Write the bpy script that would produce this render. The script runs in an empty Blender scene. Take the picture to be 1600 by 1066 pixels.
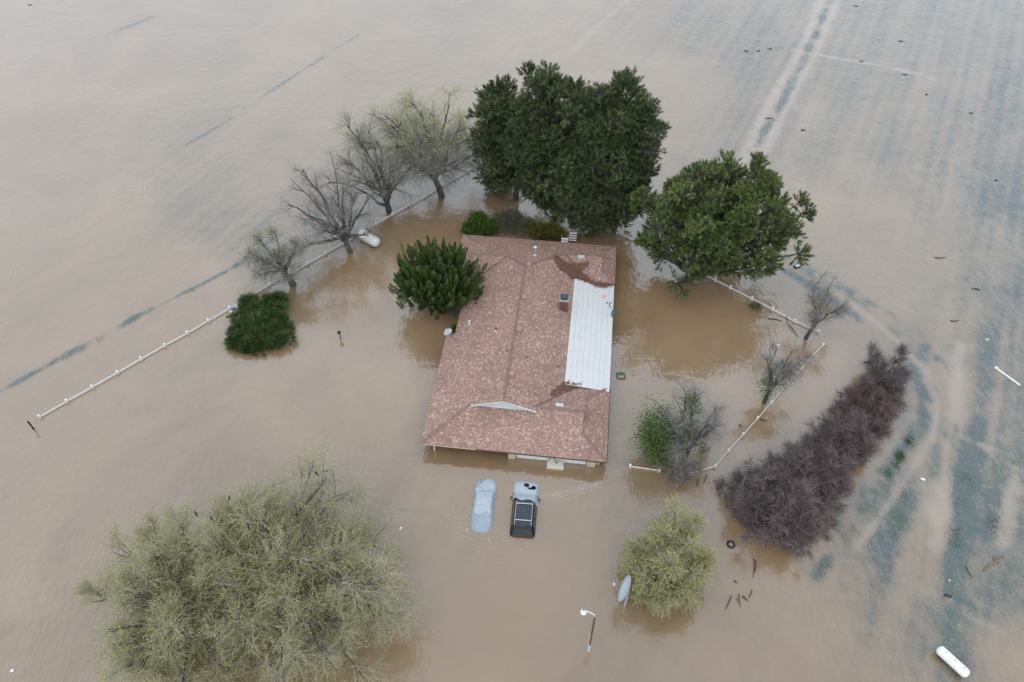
import bpy, math, random
import numpy as np

# ------------------------------------------------------------------ camera, sky, sun, exposure
sc = bpy.context.scene
C = sc.collection
CAM_H, FPX, PITCH = 53.0, 1230.0, math.radians(48)
cam = bpy.data.objects.new('camera', bpy.data.cameras.new('camera'))
C.objects.link(cam)
cam.location = (0, 0, CAM_H)
cam.rotation_euler = (math.pi / 2 - PITCH, 0, 0)
cam.data.sensor_width = 36
cam.data.lens = 36 * FPX / 1600
cam.data.clip_start = 0.5
cam.data.clip_end = 9000
sc.camera = cam

SUN_EL, SUN_AZ = math.radians(60), math.radians(200)
world = bpy.data.worlds.new('World')
sc.world = world
world.use_nodes = True
wn, wl = world.node_tree.nodes, world.node_tree.links
wn.clear()
sky = wn.new('ShaderNodeTexSky')
sky.sky_type = 'NISHITA'
sky.sun_disc = False
sky.sun_elevation = SUN_EL
sky.sun_rotation = SUN_AZ
sky.dust_density = 4.5
hs = wn.new('ShaderNodeHueSaturation')
hs.inputs['Saturation'].default_value = 0.62
hs.inputs['Value'].default_value = 1.3
bg = wn.new('ShaderNodeBackground')
bg.inputs['Strength'].default_value = 0.15
wo = wn.new('ShaderNodeOutputWorld')
wl.new(sky.outputs[0], hs.inputs['Color'])
# the cloud deck: an even pale overcast with soft large scale variation, over the clear sky
wtc = wn.new('ShaderNodeTexCoord')
cn = wn.new('ShaderNodeTexNoise')
cn.inputs['Scale'].default_value = 1.6
cn.inputs['Detail'].default_value = 5
wl.new(wtc.outputs['Generated'], cn.inputs['Vector'])
cr = wn.new('ShaderNodeValToRGB')
cr.color_ramp.elements[0].position = 0.3
cr.color_ramp.elements[0].color = (0.70, 0.83, 0.99, 1)
cr.color_ramp.elements[1].position = 0.7
cr.color_ramp.elements[1].color = (0.84, 0.93, 1.06, 1)
wl.new(cn.outputs[0], cr.inputs['Fac'])
cs_ = wn.new('ShaderNodeVectorMath')
cs_.operation = 'SCALE'
# thin high overcast: paler and brighter low down, greyer overhead
wsp = wn.new('ShaderNodeSeparateXYZ')
wl.new(wtc.outputs['Generated'], wsp.inputs[0])
wg = wn.new('ShaderNodeFloatCurve')
for x_, y_ in ((0.0, 0.72), (0.40, 0.80), (0.70, 0.72), (0.90, 0.50), (1.0, 0.44)):
    if x_ in (0.0, 1.0):
        wg.mapping.curves[0].points[0 if x_ == 0 else -1].location = (x_, y_)
    else:
        wg.mapping.curves[0].points.new(x_, y_)
wg.mapping.update()
wl.new(wsp.outputs[2], wg.inputs['Value'])
wm = wn.new('ShaderNodeMath')
wm.operation = 'MULTIPLY'
wm.inputs[1].default_value = 16.5
wl.new(wg.outputs[0], wm.inputs[0])
wl.new(wm.outputs[0], cs_.inputs['Scale'])
wl.new(cr.outputs[0], cs_.inputs[0])
cm = wn.new('ShaderNodeMix')
cm.data_type = 'RGBA'
cm.inputs[0].default_value = 0.85
wl.new(hs.outputs[0], cm.inputs[6])
wl.new(cs_.outputs[0], cm.inputs[7])
wl.new(cm.outputs[2], bg.inputs['Color'])
wl.new(bg.outputs[0], wo.inputs['Surface'])

sun = bpy.data.objects.new('sun', bpy.data.lights.new('sun', 'SUN'))
C.objects.link(sun)
sun.data.energy = 1.0
sun.data.angle = math.radians(55)
sun.data.color = (1.0, 0.88, 0.74)
# direction towards the sun: the same azimuth as the sky's sun (rotation measured from +Y, clockwise seen from above)
sd = (math.sin(SUN_AZ) * math.cos(SUN_EL), math.cos(SUN_AZ) * math.cos(SUN_EL), math.sin(SUN_EL))
from mathutils import Vector, Matrix
sun.rotation_euler = Vector(sd).to_track_quat('Z', 'Y').to_euler()

sc.view_settings.view_transform = 'Standard'
sc.view_settings.look = 'None'
sc.view_settings.gamma = 1
sc.view_settings.use_curve_mapping = False
sc.view_settings.exposure = 0.0
sc.render.engine = 'CYCLES'
sc.cycles.max_bounces = 5
sc.cycles.diffuse_bounces = 3
sc.cycles.glossy_bounces = 3
sc.cycles.transparent_max_bounces = 4
sc.cycles.use_denoising = True

rng = np.random.default_rng(7)
random.seed(7)


def at(px, py, z=0.0):
    """World point at height z that a surveyed photo coordinate refers to."""
    u = (px - 800) / FPX
    v = (533 - py) / FPX
    d = (u, math.cos(PITCH) + v * math.sin(PITCH), -math.sin(PITCH) + v * math.cos(PITCH))
    s = (z - CAM_H) / d[2]
    return Vector((d[0] * s, d[1] * s, z))


# ------------------------------------------------------------------ materials
def new_mat(name):
    m = bpy.data.materials.new(name)
    m.use_nodes = True
    nt = m.node_tree
    return m, nt.nodes, nt.links, nt.nodes['Principled BSDF']


def noise_node(n, l, scale, detail=4, coord=None, rough=0.6):
    t = n.new('ShaderNodeTexNoise')
    t.inputs['Scale'].default_value = scale
    t.inputs['Detail'].default_value = detail
    t.inputs['Roughness'].default_value = rough
    if coord is not None:
        l.new(coord, t.inputs['Vector'])
    return t


def ramp(n, l, src, stops):
    r = n.new('ShaderNodeValToRGB')
    e = r.color_ramp.elements
    while len(e) < len(stops):
        e.new(0.5)
    for k, (p, c) in enumerate(stops):
        e[k].position = p
        e[k].color = (*c, 1)
    l.new(src, r.inputs['Fac'])
    return r


def mixc(n, l, fac, a, b, mode='MIX'):
    m = n.new('ShaderNodeMix')
    m.data_type = 'RGBA'
    m.blend_type = mode
    for sock, val in ((m.inputs[0], fac), (m.inputs[6], a), (m.inputs[7], b)):
        if isinstance(val, (int, float)):
            sock.default_value = val
        elif isinstance(val, tuple):
            sock.default_value = (*val, 1)
        else:
            l.new(val, sock)
    return m.outputs[2]


def math_node(n, l, op, a, b=None, clamp=False):
    m = n.new('ShaderNodeMath')
    m.operation = op
    m.use_clamp = clamp
    for k, val in enumerate((a, b)):
        if val is None:
            continue
        if isinstance(val, (int, float)):
            m.inputs[k].default_value = val
        else:
            l.new(val, m.inputs[k])
    return m.outputs[0]


def plain(name, col, rough=0.7, var=0.25, scale=3.0, spec=0.4, metal=0.0, bump=0.0, dirt=None):
    """A procedural material: base colour broken by two noises, optional dirt colour and fine relief."""
    m, n, l, b = new_mat(name)
    tc = n.new('ShaderNodeTexCoord')
    t1 = noise_node(n, l, scale, 5, tc.outputs['Object'])
    t2 = noise_node(n, l, scale * 9, 3, tc.outputs['Object'])
    lo = tuple(c * (1 - var) for c in col)
    hi = tuple(min(1, c * (1 + var * 0.6)) for c in col)
    r = ramp(n, l, t1.outputs[0], [(0.3, lo), (0.7, hi)])
    c = mixc(n, l, 0.25, r.outputs[0], ramp(n, l, t2.outputs[0], [(0.35, lo), (0.65, hi)]).outputs[0])
    if dirt:
        f = ramp(n, l, t1.outputs[0], [(0.5, (0, 0, 0)), (0.75, (1, 1, 1))])
        c = mixc(n, l, math_node(n, l, 'MULTIPLY', f.outputs[0], 0.6), c, dirt)
    l.new(c, b.inputs['Base Color'])
    b.inputs['Roughness'].default_value = rough
    b.inputs['Metallic'].default_value = metal
    b.inputs['Specular IOR Level'].default_value = spec
    if bump:
        bp = n.new('ShaderNodeBump')
        bp.inputs['Strength'].default_value = bump
        bp.inputs['Distance'].default_value = 0.02
        l.new(t2.outputs[0], bp.inputs['Height'])
        l.new(bp.outputs[0], b.inputs['Normal'])
    return m


def leafy(name, stops, trans=0.25, rough=0.6):
    """Leaf or needle material: the colour of each leaf comes from the 'var' attribute."""
    m, n, l, b = new_mat(name)
    a = n.new('ShaderNodeAttribute')
    a.attribute_name = 'var'
    r = ramp(n, l, a.outputs['Fac'], stops)
    l.new(r.outputs[0], b.inputs['Base Color'])
    b.inputs['Roughness'].default_value = rough
    b.inputs['Specular IOR Level'].default_value = 0.25
    t = n.new('ShaderNodeBsdfTranslucent')
    l.new(r.outputs[0], t.inputs['Color'])
    mx = n.new('ShaderNodeMixShader')
    mx.inputs[0].default_value = trans
    l.new(b.outputs[0], mx.inputs[1])
    l.new(t.outputs[0], mx.inputs[2])
    l.new(mx.outputs[0], n['Material Output'].inputs['Surface'])
    return m


def bark(name, lo, hi):
    m, n, l, b = new_mat(name)
    a = n.new('ShaderNodeAttribute')
    a.attribute_name = 'var'
    tc = n.new('ShaderNodeTexCoord')
    t = noise_node(n, l, 6, 4, tc.outputs['Object'])
    f = math_node(n, l, 'ADD', math_node(n, l, 'MULTIPLY', a.outputs['Fac'], 0.65), math_node(n, l, 'MULTIPLY', t.outputs[0], 0.35))
    r = ramp(n, l, f, [(0.15, lo), (0.85, hi)])
    l.new(r.outputs[0], b.inputs['Base Color'])
    b.inputs['Roughness'].default_value = 0.85
    b.inputs['Specular IOR Level'].default_value = 0.2
    return m


M = {}
M['white_rail'] = plain('white_vinyl', (0.66, 0.65, 0.62), 0.45, 0.10, 2, dirt=(0.55, 0.50, 0.44))
M['white_tank'] = plain('white_tank_paint', (0.7, 0.7, 0.69), 0.35, 0.05, 2, dirt=(0.72, 0.70, 0.66))
M['white_metal'] = plain('white_painted_metal', (0.55, 0.555, 0.555), 0.5, 0.10, 0.6, dirt=(0.43, 0.45, 0.46))
M['white_trim'] = plain('white_trim', (0.52, 0.53, 0.53), 0.6, 0.18, 3)
M['stucco'] = plain('tan_stucco', (0.42, 0.36, 0.26), 0.9, 0.2, 3, bump=0.3)
M['tan_post'] = plain('tan_post_paint', (0.50, 0.44, 0.32), 0.8, 0.2, 4)
M['soffit'] = plain('shade_darkened_brown', (0.09, 0.062, 0.045), 0.9, 0.3, 3)  # brown, darkened to put the shade under porch and eaves into the colour
M['litter'] = plain('needle_litter', (0.155, 0.085, 0.060), 0.95, 0.35, 9, bump=0.8)
M['brick'] = plain('red_brown_brick', (0.16, 0.075, 0.058), 0.9, 0.3, 6, bump=0.4)
M['dark_metal'] = plain('dark_cap_metal', (0.05, 0.06, 0.075), 0.5, 0.3, 5)
M['pale_metal'] = plain('galvanised', (0.42, 0.44, 0.45), 0.4, 0.15, 6, metal=0.3)
M['pink'] = plain('pink_vent_paint', (0.33, 0.185, 0.170), 0.6, 0.15, 6)
M['rust'] = plain('rust_red', (0.125, 0.062, 0.052), 0.8, 0.3, 6)
M['black'] = plain('black_plastic', (0.016, 0.016, 0.018), 0.5, 0.3, 6)
M['car_black'] = plain('black_car_paint', (0.010, 0.011, 0.014), 0.18, 0.2, 2, spec=0.5)
M['car_roof'] = plain('dark_blue_black_roof', (0.030, 0.042, 0.055), 0.22, 0.2, 2, spec=0.6)
M['car_glass'] = plain('dark_glass', (0.012, 0.014, 0.017), 0.06, 0.1, 1, spec=0.7)
M['rack'] = plain('silver_rack_bar', (0.62, 0.60, 0.55), 0.4, 0.15, 8)
M['cloth'] = plain('pale_car_cloth', (0.34, 0.39, 0.43), 0.75, 0.14, 1.2, bump=0.5, dirt=(0.25, 0.29, 0.34))
M['cloth_blue'] = plain('blue_grey_car_cloth', (0.265, 0.31, 0.36), 0.7, 0.22, 1.5, bump=0.6, dirt=(0.19, 0.235, 0.29))
M['enamel'] = plain('white_enamel', (0.54, 0.52, 0.46), 0.45, 0.1, 2, dirt=(0.48, 0.40, 0.27))
M['wood_dark'] = plain('wet_dark_wood', (0.055, 0.045, 0.04), 0.8, 0.35, 6)
M['wood_pale'] = plain('floating_log_wood', (0.19, 0.14, 0.085), 0.85, 0.35, 5, bump=0.4)
M['green_plastic'] = plain('green_plastic', (0.03, 0.14, 0.085), 0.5, 0.3, 6)
M['slate_blue'] = plain('dark_blue_dish', (0.07, 0.09, 0.13), 0.4, 0.2, 6)
M['dish_grey'] = plain('grey_dish', (0.4, 0.45, 0.49), 0.4, 0.1, 4)
M['foam'] = plain('foam_flakes', (0.78, 0.76, 0.74), 0.8, 0.1, 3)
M['pink_board'] = plain('pale_orange_board', (0.60, 0.38, 0.30), 0.8, 0.2, 5)
M['feather'] = plain('black_feather', (0.012, 0.012, 0.014), 0.6, 0.3, 6)


def shingle_mat():
    m, n, l, b = new_mat('asphalt_shingles')
    uv = n.new('ShaderNodeUVMap')
    sp = n.new('ShaderNodeSeparateXYZ')
    l.new(uv.outputs[0], sp.inputs[0])
    RH, CW = 0.12, 0.15
    vy = math_node(n, l, 'DIVIDE', sp.outputs[1], RH)
    row = math_node(n, l, 'FLOOR', vy)
    wr = n.new('ShaderNodeTexWhiteNoise')
    wr.noise_dimensions = '1D'
    l.new(row, wr.inputs['W'])
    ux = math_node(n, l, 'ADD', math_node(n, l, 'DIVIDE', sp.outputs[0], CW), math_node(n, l, 'MULTIPLY', wr.outputs[0], 7.0))
    col = math_node(n, l, 'FLOOR', ux)
    cb = n.new('ShaderNodeCombineXYZ')
    l.new(col, cb.inputs[0])
    l.new(row, cb.inputs[1])
    w = n.new('ShaderNodeTexWhiteNoise')
    w.noise_dimensions = '2D'
    l.new(cb.outputs[0], w.inputs['Vector'])
    r = ramp(n, l, w.outputs[0], [(0.0, (0.238, 0.152, 0.124)), (0.35, (0.272, 0.178, 0.146)), (0.68, (0.302, 0.203, 0.167)),
                                  (0.82, (0.335, 0.232, 0.192)), (0.93, (0.385, 0.285, 0.235)), (1.0, (0.44, 0.345, 0.28))])
    c = r.outputs[0]
    tc = n.new('ShaderNodeTexCoord')
    big = noise_node(n, l, 0.30, 4, tc.outputs['Object'])
    c = mixc(n, l, 0.5, c, ramp(n, l, big.outputs[0], [(0.3, (0.74, 0.70, 0.70)), (0.7, (1.12, 1.08, 1.05))]).outputs[0], 'MULTIPLY')
    mapn = n.new('ShaderNodeMapping')
    mapn.inputs['Scale'].default_value = (2.2, 0.25, 1)
    l.new(uv.outputs[0], mapn.inputs[0])
    streak = noise_node(n, l, 1.0, 4, mapn.outputs[0])
    c = mixc(n, l, 0.4, c, ramp(n, l, streak.outputs[0], [(0.3, (0.78, 0.75, 0.74)), (0.65, (1.08, 1.06, 1.05))]).outputs[0], 'MULTIPLY')
    fine = noise_node(n, l, 60, 2, tc.outputs['Object'])
    c = mixc(n, l, 0.5, c, ramp(n, l, fine.outputs[0], [(0.3, (0.75, 0.75, 0.75)), (0.7, (1.2, 1.2, 1.2))]).outputs[0], 'MULTIPLY')
    l.new(c, b.inputs['Base Color'])
    b.inputs['Roughness'].default_value = 0.92
    b.inputs['Specular IOR Level'].default_value = 0.15
    h = math_node(n, l, 'ADD', math_node(n, l, 'MULTIPLY', math_node(n, l, 'FRACT', vy), -0.9), math_node(n, l, 'MULTIPLY', w.outputs[0], 0.6))
    bp = n.new('ShaderNodeBump')
    bp.inputs['Strength'].default_value = 0.55
    bp.inputs['Distance'].default_value = 0.02
    l.new(h, bp.inputs['Height'])
    l.new(bp.outputs[0], b.inputs['Normal'])
    return m


M['shingle'] = shingle_mat()
M['ridge'] = plain('ridge_cap_shingles', (0.215, 0.138, 0.115), 0.92, 0.25, 2.5, bump=0.4)


def water_mat():
    m, n, l, b = new_mat('muddy_flood_water')
    geo = n.new('ShaderNodeNewGeometry')
    pos = geo.outputs['Position']
    av = n.new('ShaderNodeAttribute')
    av.attribute_name = 'veg'
    ap = n.new('ShaderNodeAttribute')
    ap.attribute_name = 'pale'
    ag = n.new('ShaderNodeAttribute')
    ag.attribute_name = 'green'
    swirl = noise_node(n, l, 0.07, 6, pos, 0.62)
    swirl.inputs['Distortion'].default_value = 1.2
    mud = ramp(n, l, swirl.outputs[0], [(0.32, (0.203, 0.133, 0.073)), (0.68, (0.256, 0.173, 0.100))]).outputs[0]
    silt = (0.285, 0.212, 0.148)
    c = mixc(n, l, ap.outputs['Fac'], mud, silt)
    # fine break-up of the drowned grass, combed along the rows
    mp = n.new('ShaderNodeMapping')
    mp.inputs['Rotation'].default_value = (0, 0, math.radians(27))
    mp.inputs['Scale'].default_value = (1.0, 0.55, 1)
    l.new(pos, mp.inputs[0])
    f1 = noise_node(n, l, 1.7, 6, mp.outputs[0], 0.75)
    f2 = noise_node(n, l, 6.0, 4, pos, 0.7)
    k = math_node(n, l, 'ADD', math_node(n, l, 'MULTIPLY', f1.outputs[0], 1.5), math_node(n, l, 'MULTIPLY', f2.outputs[0], 1.3))
    k = math_node(n, l, 'SUBTRACT', k, 1.42)
    vg = math_node(n, l, 'ADD', math_node(n, l, 'MULTIPLY', av.outputs['Fac'], 1.25), math_node(n, l, 'MULTIPLY', k, math_node(n, l, 'MULTIPLY', av.outputs['Fac'], 2.2)), True)
    vcol = mixc(n, l, ag.outputs['Fac'], (0.050, 0.070, 0.066), (0.040, 0.074, 0.052))
    c = mixc(n, l, math_node(n, l, 'MULTIPLY', vg, 0.95), c, vcol)
    # leaf tips just under and through the surface break its mirror
    l.new(math_node(n, l, 'SUBTRACT', 0.5, math_node(n, l, 'MULTIPLY', vg, 0.18)), b.inputs['Specular IOR Level'])
    l.new(c, b.inputs['Base Color'])
    b.inputs['Roughness'].default_value = 0.06
    b.inputs['IOR'].default_value = 2.05
    b.inputs['Specular Tint'].default_value = (0.90, 0.98, 1.0, 1)
    # ripples: long combed wavelets and small chop
    mp2 = n.new('ShaderNodeMapping')
    mp2.inputs['Rotation'].default_value = (0, 0, math.radians(-35))
    mp2.inputs['Scale'].default_value = (1.0, 0.42, 1)
    l.new(pos, mp2.inputs[0])
    w1 = noise_node(n, l, 2.6, 3, mp2.outputs[0], 0.55)
    mp3 = n.new('ShaderNodeMapping')
    mp3.inputs['Rotation'].default_value = (0, 0, math.radians(20))
    mp3.inputs['Scale'].default_value = (0.5, 1.0, 1)
    l.new(pos, mp3.inputs[0])
    w2 = noise_node(n, l, 0.8, 3, mp3.outputs[0], 0.5)
    calm = noise_node(n, l, 0.04, 2, pos)
    amp = ramp(n, l, calm.outputs[0], [(0.35, (0.45, 0.45, 0.45)), (0.65, (1, 1, 1))]).outputs[0]
    hgt = math_node(n, l, 'MULTIPLY', math_node(n, l, 'ADD', w1.outputs[0], math_node(n, l, 'MULTIPLY', w2.outputs[0], 1.6)), amp)
    bp = n.new('ShaderNodeBump')
    bp.inputs['Strength'].default_value = 1.0
    bp.inputs['Distance'].default_value = 0.045
    l.new(hgt, bp.inputs['Height'])
    l.new(bp.outputs[0], b.inputs['Normal'])
    return m


M['water'] = water_mat()


# ------------------------------------------------------------------ object helpers
def tag(o, label=None, cat=None, group=None, kind=None):
    if label: o['label'] = label
    if cat: o['category'] = cat
    if group: o['group'] = group
    if kind: o['kind'] = kind
    return o


def empty(name, loc, rz=0.0):
    o = bpy.data.objects.new(name, None)
    C.objects.link(o)
    o.location = loc
    o.rotation_euler = (0, 0, rz)
    o.empty_display_size = 0.3
    return o


def link_mesh(name, me, mat, parent=None, smooth=False):
    if mat is not None and not me.materials:
        me.materials.append(mat)
    if smooth:
        me.polygons.foreach_set('use_smooth', np.ones(len(me.polygons), bool))
    o = bpy.data.objects.new(name, me)
    C.objects.link(o)
    o.parent = parent
    return o


class MB:
    """Collects simple solids and links them as one mesh object."""
    def __init__(s):
        s.v, s.f = [], []

    def add(s, vs, fs):
        o = len(s.v)
        s.v += [tuple(v) for v in vs]
        s.f += [tuple(i + o for i in f) for f in fs]
        return s

    def box(s, c, size, rz=0.0, taper=1.0):
        hx, hy, hz = size[0] / 2, size[1] / 2, size[2] / 2
        ca, sa = math.cos(rz), math.sin(rz)
        vs = []
        for z, k in ((-hz, 1), (hz, taper)):
            for x, y in ((-hx, -hy), (hx, -hy), (hx, hy), (-hx, hy)):
                x2, y2 = x * k, y * k
                vs.append((c[0] + x2 * ca - y2 * sa, c[1] + x2 * sa + y2 * ca, c[2] + z))
        return s.add(vs, [(3, 2, 1, 0), (4, 5, 6, 7), (0, 1, 5, 4), (1, 2, 6, 5), (2, 3, 7, 6), (3, 0, 4, 7)])

    def tube(s, pts, rads, n=8, caps=True):
        pts = [Vector(p) for p in pts]
        if isinstance(rads, (int, float)):
            rads = [rads] * len(pts)
        o = len(s.v)
        prev = None
        for i, p in enumerate(pts):
            t = (pts[min(i + 1, len(pts) - 1)] - pts[max(i - 1, 0)]).normalized()
            if prev is None:
                a = Vector((0, 0, 1)) if abs(t.z) < 0.9 else Vector((1, 0, 0))
                x = t.cross(a).normalized()
            else:
                x = (prev - t * prev.dot(t)).normalized()
            prev = x
            y = t.cross(x)
            for k in range(n):
                an = 2 * math.pi * k / n
                s.v.append(tuple(p + (x * math.cos(an) + y * math.sin(an)) * rads[i]))
        for i in range(len(pts) - 1):
            for k in range(n):
                a, b2 = o + i * n + k, o + i * n + (k + 1) % n
                s.f.append((a, b2, b2 + n, a + n))
        if caps:
            s.f.append(tuple(o + k for k in reversed(range(n))))
            s.f.append(tuple(o + (len(pts) - 1) * n + k for k in range(n)))
        return s

    def build(s, name, mat, parent=None, smooth=False, loc=None):
        me = bpy.data.meshes.new(name)
        me.from_pydata(s.v, [], s.f)
        me.update()
        o = link_mesh(name, me, mat, parent, smooth)
        if loc is not None:
            o.location = loc
        return o


def bevel(o, w=0.02, seg=2):
    m = o.modifiers.new('bevel', 'BEVEL')
    m.width = w
    m.segments = seg
    return o


def np_mesh(name, quads=None, tris=None):
    """quads = (verts[N,3], faces[M,4], var[N]); tris likewise -> one mesh with a 'var' attribute."""
    V, var, loops, starts, totals = [], [], [], [], []
    off = lo = 0
    for part, k in ((quads, 4), (tris, 3)):
        for v, f, a in (part or []):
            V.append(v)
            var.append(a)
            loops.append((f + off).ravel())
            starts.append(lo + np.arange(len(f)) * k)
            lo += len(f) * k
            off += len(v)
    V = np.concatenate(V).astype(np.float32)
    loops = np.concatenate(loops).astype(np.int32)
    starts = np.concatenate(starts).astype(np.int32)
    me = bpy.data.meshes.new(name)
    me.vertices.add(len(V))
    me.vertices.foreach_set('co', V.ravel())
    me.loops.add(len(loops))
    me.loops.foreach_set('vertex_index', loops)
    me.polygons.add(len(starts))
    me.polygons.foreach_set('loop_start', starts)
    at_ = me.attributes.new('var', 'FLOAT', 'POINT')
    at_.data.foreach_set('value', np.concatenate(var).astype(np.float32))
    me.update(calc_edges=True)
    return me


def nrm(a):
    return a / np.maximum(np.linalg.norm(a, axis=-1, keepdims=True), 1e-9)


def rdir(n):
    return nrm(rng.normal(size=(n, 3)))


def grow(base, d, length, K, wander, trop):
    """N polylines of K points each, wandering, bent by the vector trop."""
    N = len(base)
    pts = np.empty((N, K, 3))
    pts[:, 0] = base
    d = nrm(np.array(d, float))
    p = np.array(base, float)
    step = (np.broadcast_to(length, (N,)) / (K - 1))[:, None]
    for k in range(1, K):
        d = nrm(d + rng.normal(size=(N, 3)) * wander + np.asarray(trop) * (k / K))
        p = p + d * step
        pts[:, k] = p
    return pts


def spawn(pts, n, t0, t1, angle, aj=0.25):
    """n children per polyline: base points, directions, position along the parent, parent index."""
    N, K, _ = pts.shape
    idx = np.repeat(np.arange(N), n)
    t = rng.uniform(t0, t1, len(idx))
    f = t * (K - 1)
    i = np.minimum(f.astype(int), K - 2)
    w = (f - i)[:, None]
    a, b = pts[idx, i], pts[idx, i + 1]
    tan = nrm(b - a)
    per = nrm(np.cross(tan, rdir(len(idx))))
    ang = (angle + rng.normal(size=len(idx)) * aj)[:, None]
    return a * (1 - w) + b * w, tan * np.cos(ang) + per * np.sin(ang), t, idx


def tubes(pts, r0, r1, sides=3, var=None):
    """Tapered tubes for all polylines at once."""
    N, K, _ = pts.shape
    t = np.gradient(pts, axis=1)
    t = nrm(t)
    ref = np.cross(nrm(pts[:, -1] - pts[:, 0]), rdir(N))
    ref = nrm(ref)[:, None, :]
    x = nrm(ref - t * (ref * t).sum(-1, keepdims=True))
    y = np.cross(t, x)
    s = np.linspace(0, 1, K)[None, :]
    r0 = np.broadcast_to(r0, (N,))[:, None]
    r1 = np.broadcast_to(r1, (N,))[:, None]
    rad = (r0 * (1 - s) + r1 * s)[:, :, None]
    ring = []
    for k in range(sides):
        a = 2 * math.pi * k / sides
        ring.append(pts + (x * math.cos(a) + y * math.sin(a)) * rad)
    v = np.stack(ring, 2).reshape(-1, 3)
    base = (np.arange(N)[:, None, None] * K + np.arange(K - 1)[None, :, None]) * sides
    k = np.arange(sides)[None, None, :]
    k2 = (k + 1) % sides
    f = np.stack([base + k, base + k2, base + sides + k2, base + sides + k], -1).reshape(-1, 4)
    if var is None:
        var = rng.uniform(0, 1, N)
    return v, f, np.repeat(var, K * sides)


def leaves(p, d, length, width, var):
    """One kite-shaped leaf (quad) per point."""
    n = len(p)
    d = nrm(d)
    s = nrm(np.cross(d, rdir(n)))
    L = np.broadcast_to(length, (n,))[:, None]
    W = np.broadcast_to(width, (n,))[:, None]
    v = np.stack([p, p + d * L * 0.5 + s * W, p + d * L, p + d * L * 0.5 - s * W], 1).reshape(-1, 3)
    f = np.arange(n * 4).reshape(-1, 4)
    return v, f, np.repeat(var, 4)


def needles(p, d, length, width, var):
    n = len(p)
    d = nrm(d)
    s = nrm(np.cross(d, rdir(n)))
    L = np.broadcast_to(length, (n,))[:, None]
    W = np.broadcast_to(width, (n,))[:, None]
    v = np.stack([p - s * W, p + s * W, p + d * L], 1).reshape(-1, 3)
    return v, np.arange(n * 3).reshape(-1, 3), np.repeat(var, 3)


def bez(p0, p1, p2, K):
    t = np.linspace(0, 1, K)[None, :, None]
    return p0[:, None] * (1 - t) ** 2 + p1[:, None] * 2 * t * (1 - t) + p2[:, None] * t * t


def wobble(pts, amp):
    N, K, _ = pts.shape
    w = np.cumsum(rng.normal(size=(N, K, 3)) * amp, axis=1)
    w -= np.linspace(0, 1, K)[None, :, None] * w[:, -1:, :] * 0.7
    w[:, 0] = 0
    return pts + w


# ------------------------------------------------------------------ the water, one sheet to the horizon
def vnoise(x, y, seed):
    r = np.random.default_rng(seed)
    g = r.uniform(0, 1, (256, 256))
    xi, yi = np.floor(x).astype(int), np.floor(y).astype(int)
    fx, fy = x - xi, y - yi
    fx, fy = fx * fx * (3 - 2 * fx), fy * fy * (3 - 2 * fy)
    a = g[xi % 256, yi % 256]; b = g[(xi + 1) % 256, yi % 256]
    c = g[xi % 256, (yi + 1) % 256]; d = g[(xi + 1) % 256, (yi + 1) % 256]
    return (a * (1 - fx) + b * fx) * (1 - fy) + (c * (1 - fx) + d * fx) * fy


def fbm(x, y, seed, octs=4):
    s = w = 0
    for k in range(octs):
        s = s + vnoise(x * 2 ** k, y * 2 ** k, seed + k) * 0.55 ** k
        w += 0.55 ** k
    return s / w


def polydist(X, Y, pts):
    """Distance to a polyline and the position along it."""
    best = np.full(X.shape, 1e9)
    for (x0, y0), (x1, y1) in zip(pts[:-1], pts[1:]):
        dx, dy = x1 - x0, y1 - y0
        t = np.clip(((X - x0) * dx + (Y - y0) * dy) / (dx * dx + dy * dy), 0, 1)
        best = np.minimum(best, np.hypot(X - x0 - t * dx, Y - y0 - t * dy))
    return best


def smooth(d, w):
    return 1 / (1 + np.exp(np.clip((d - w) / (0.30 * w), -40, 40)))


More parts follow.
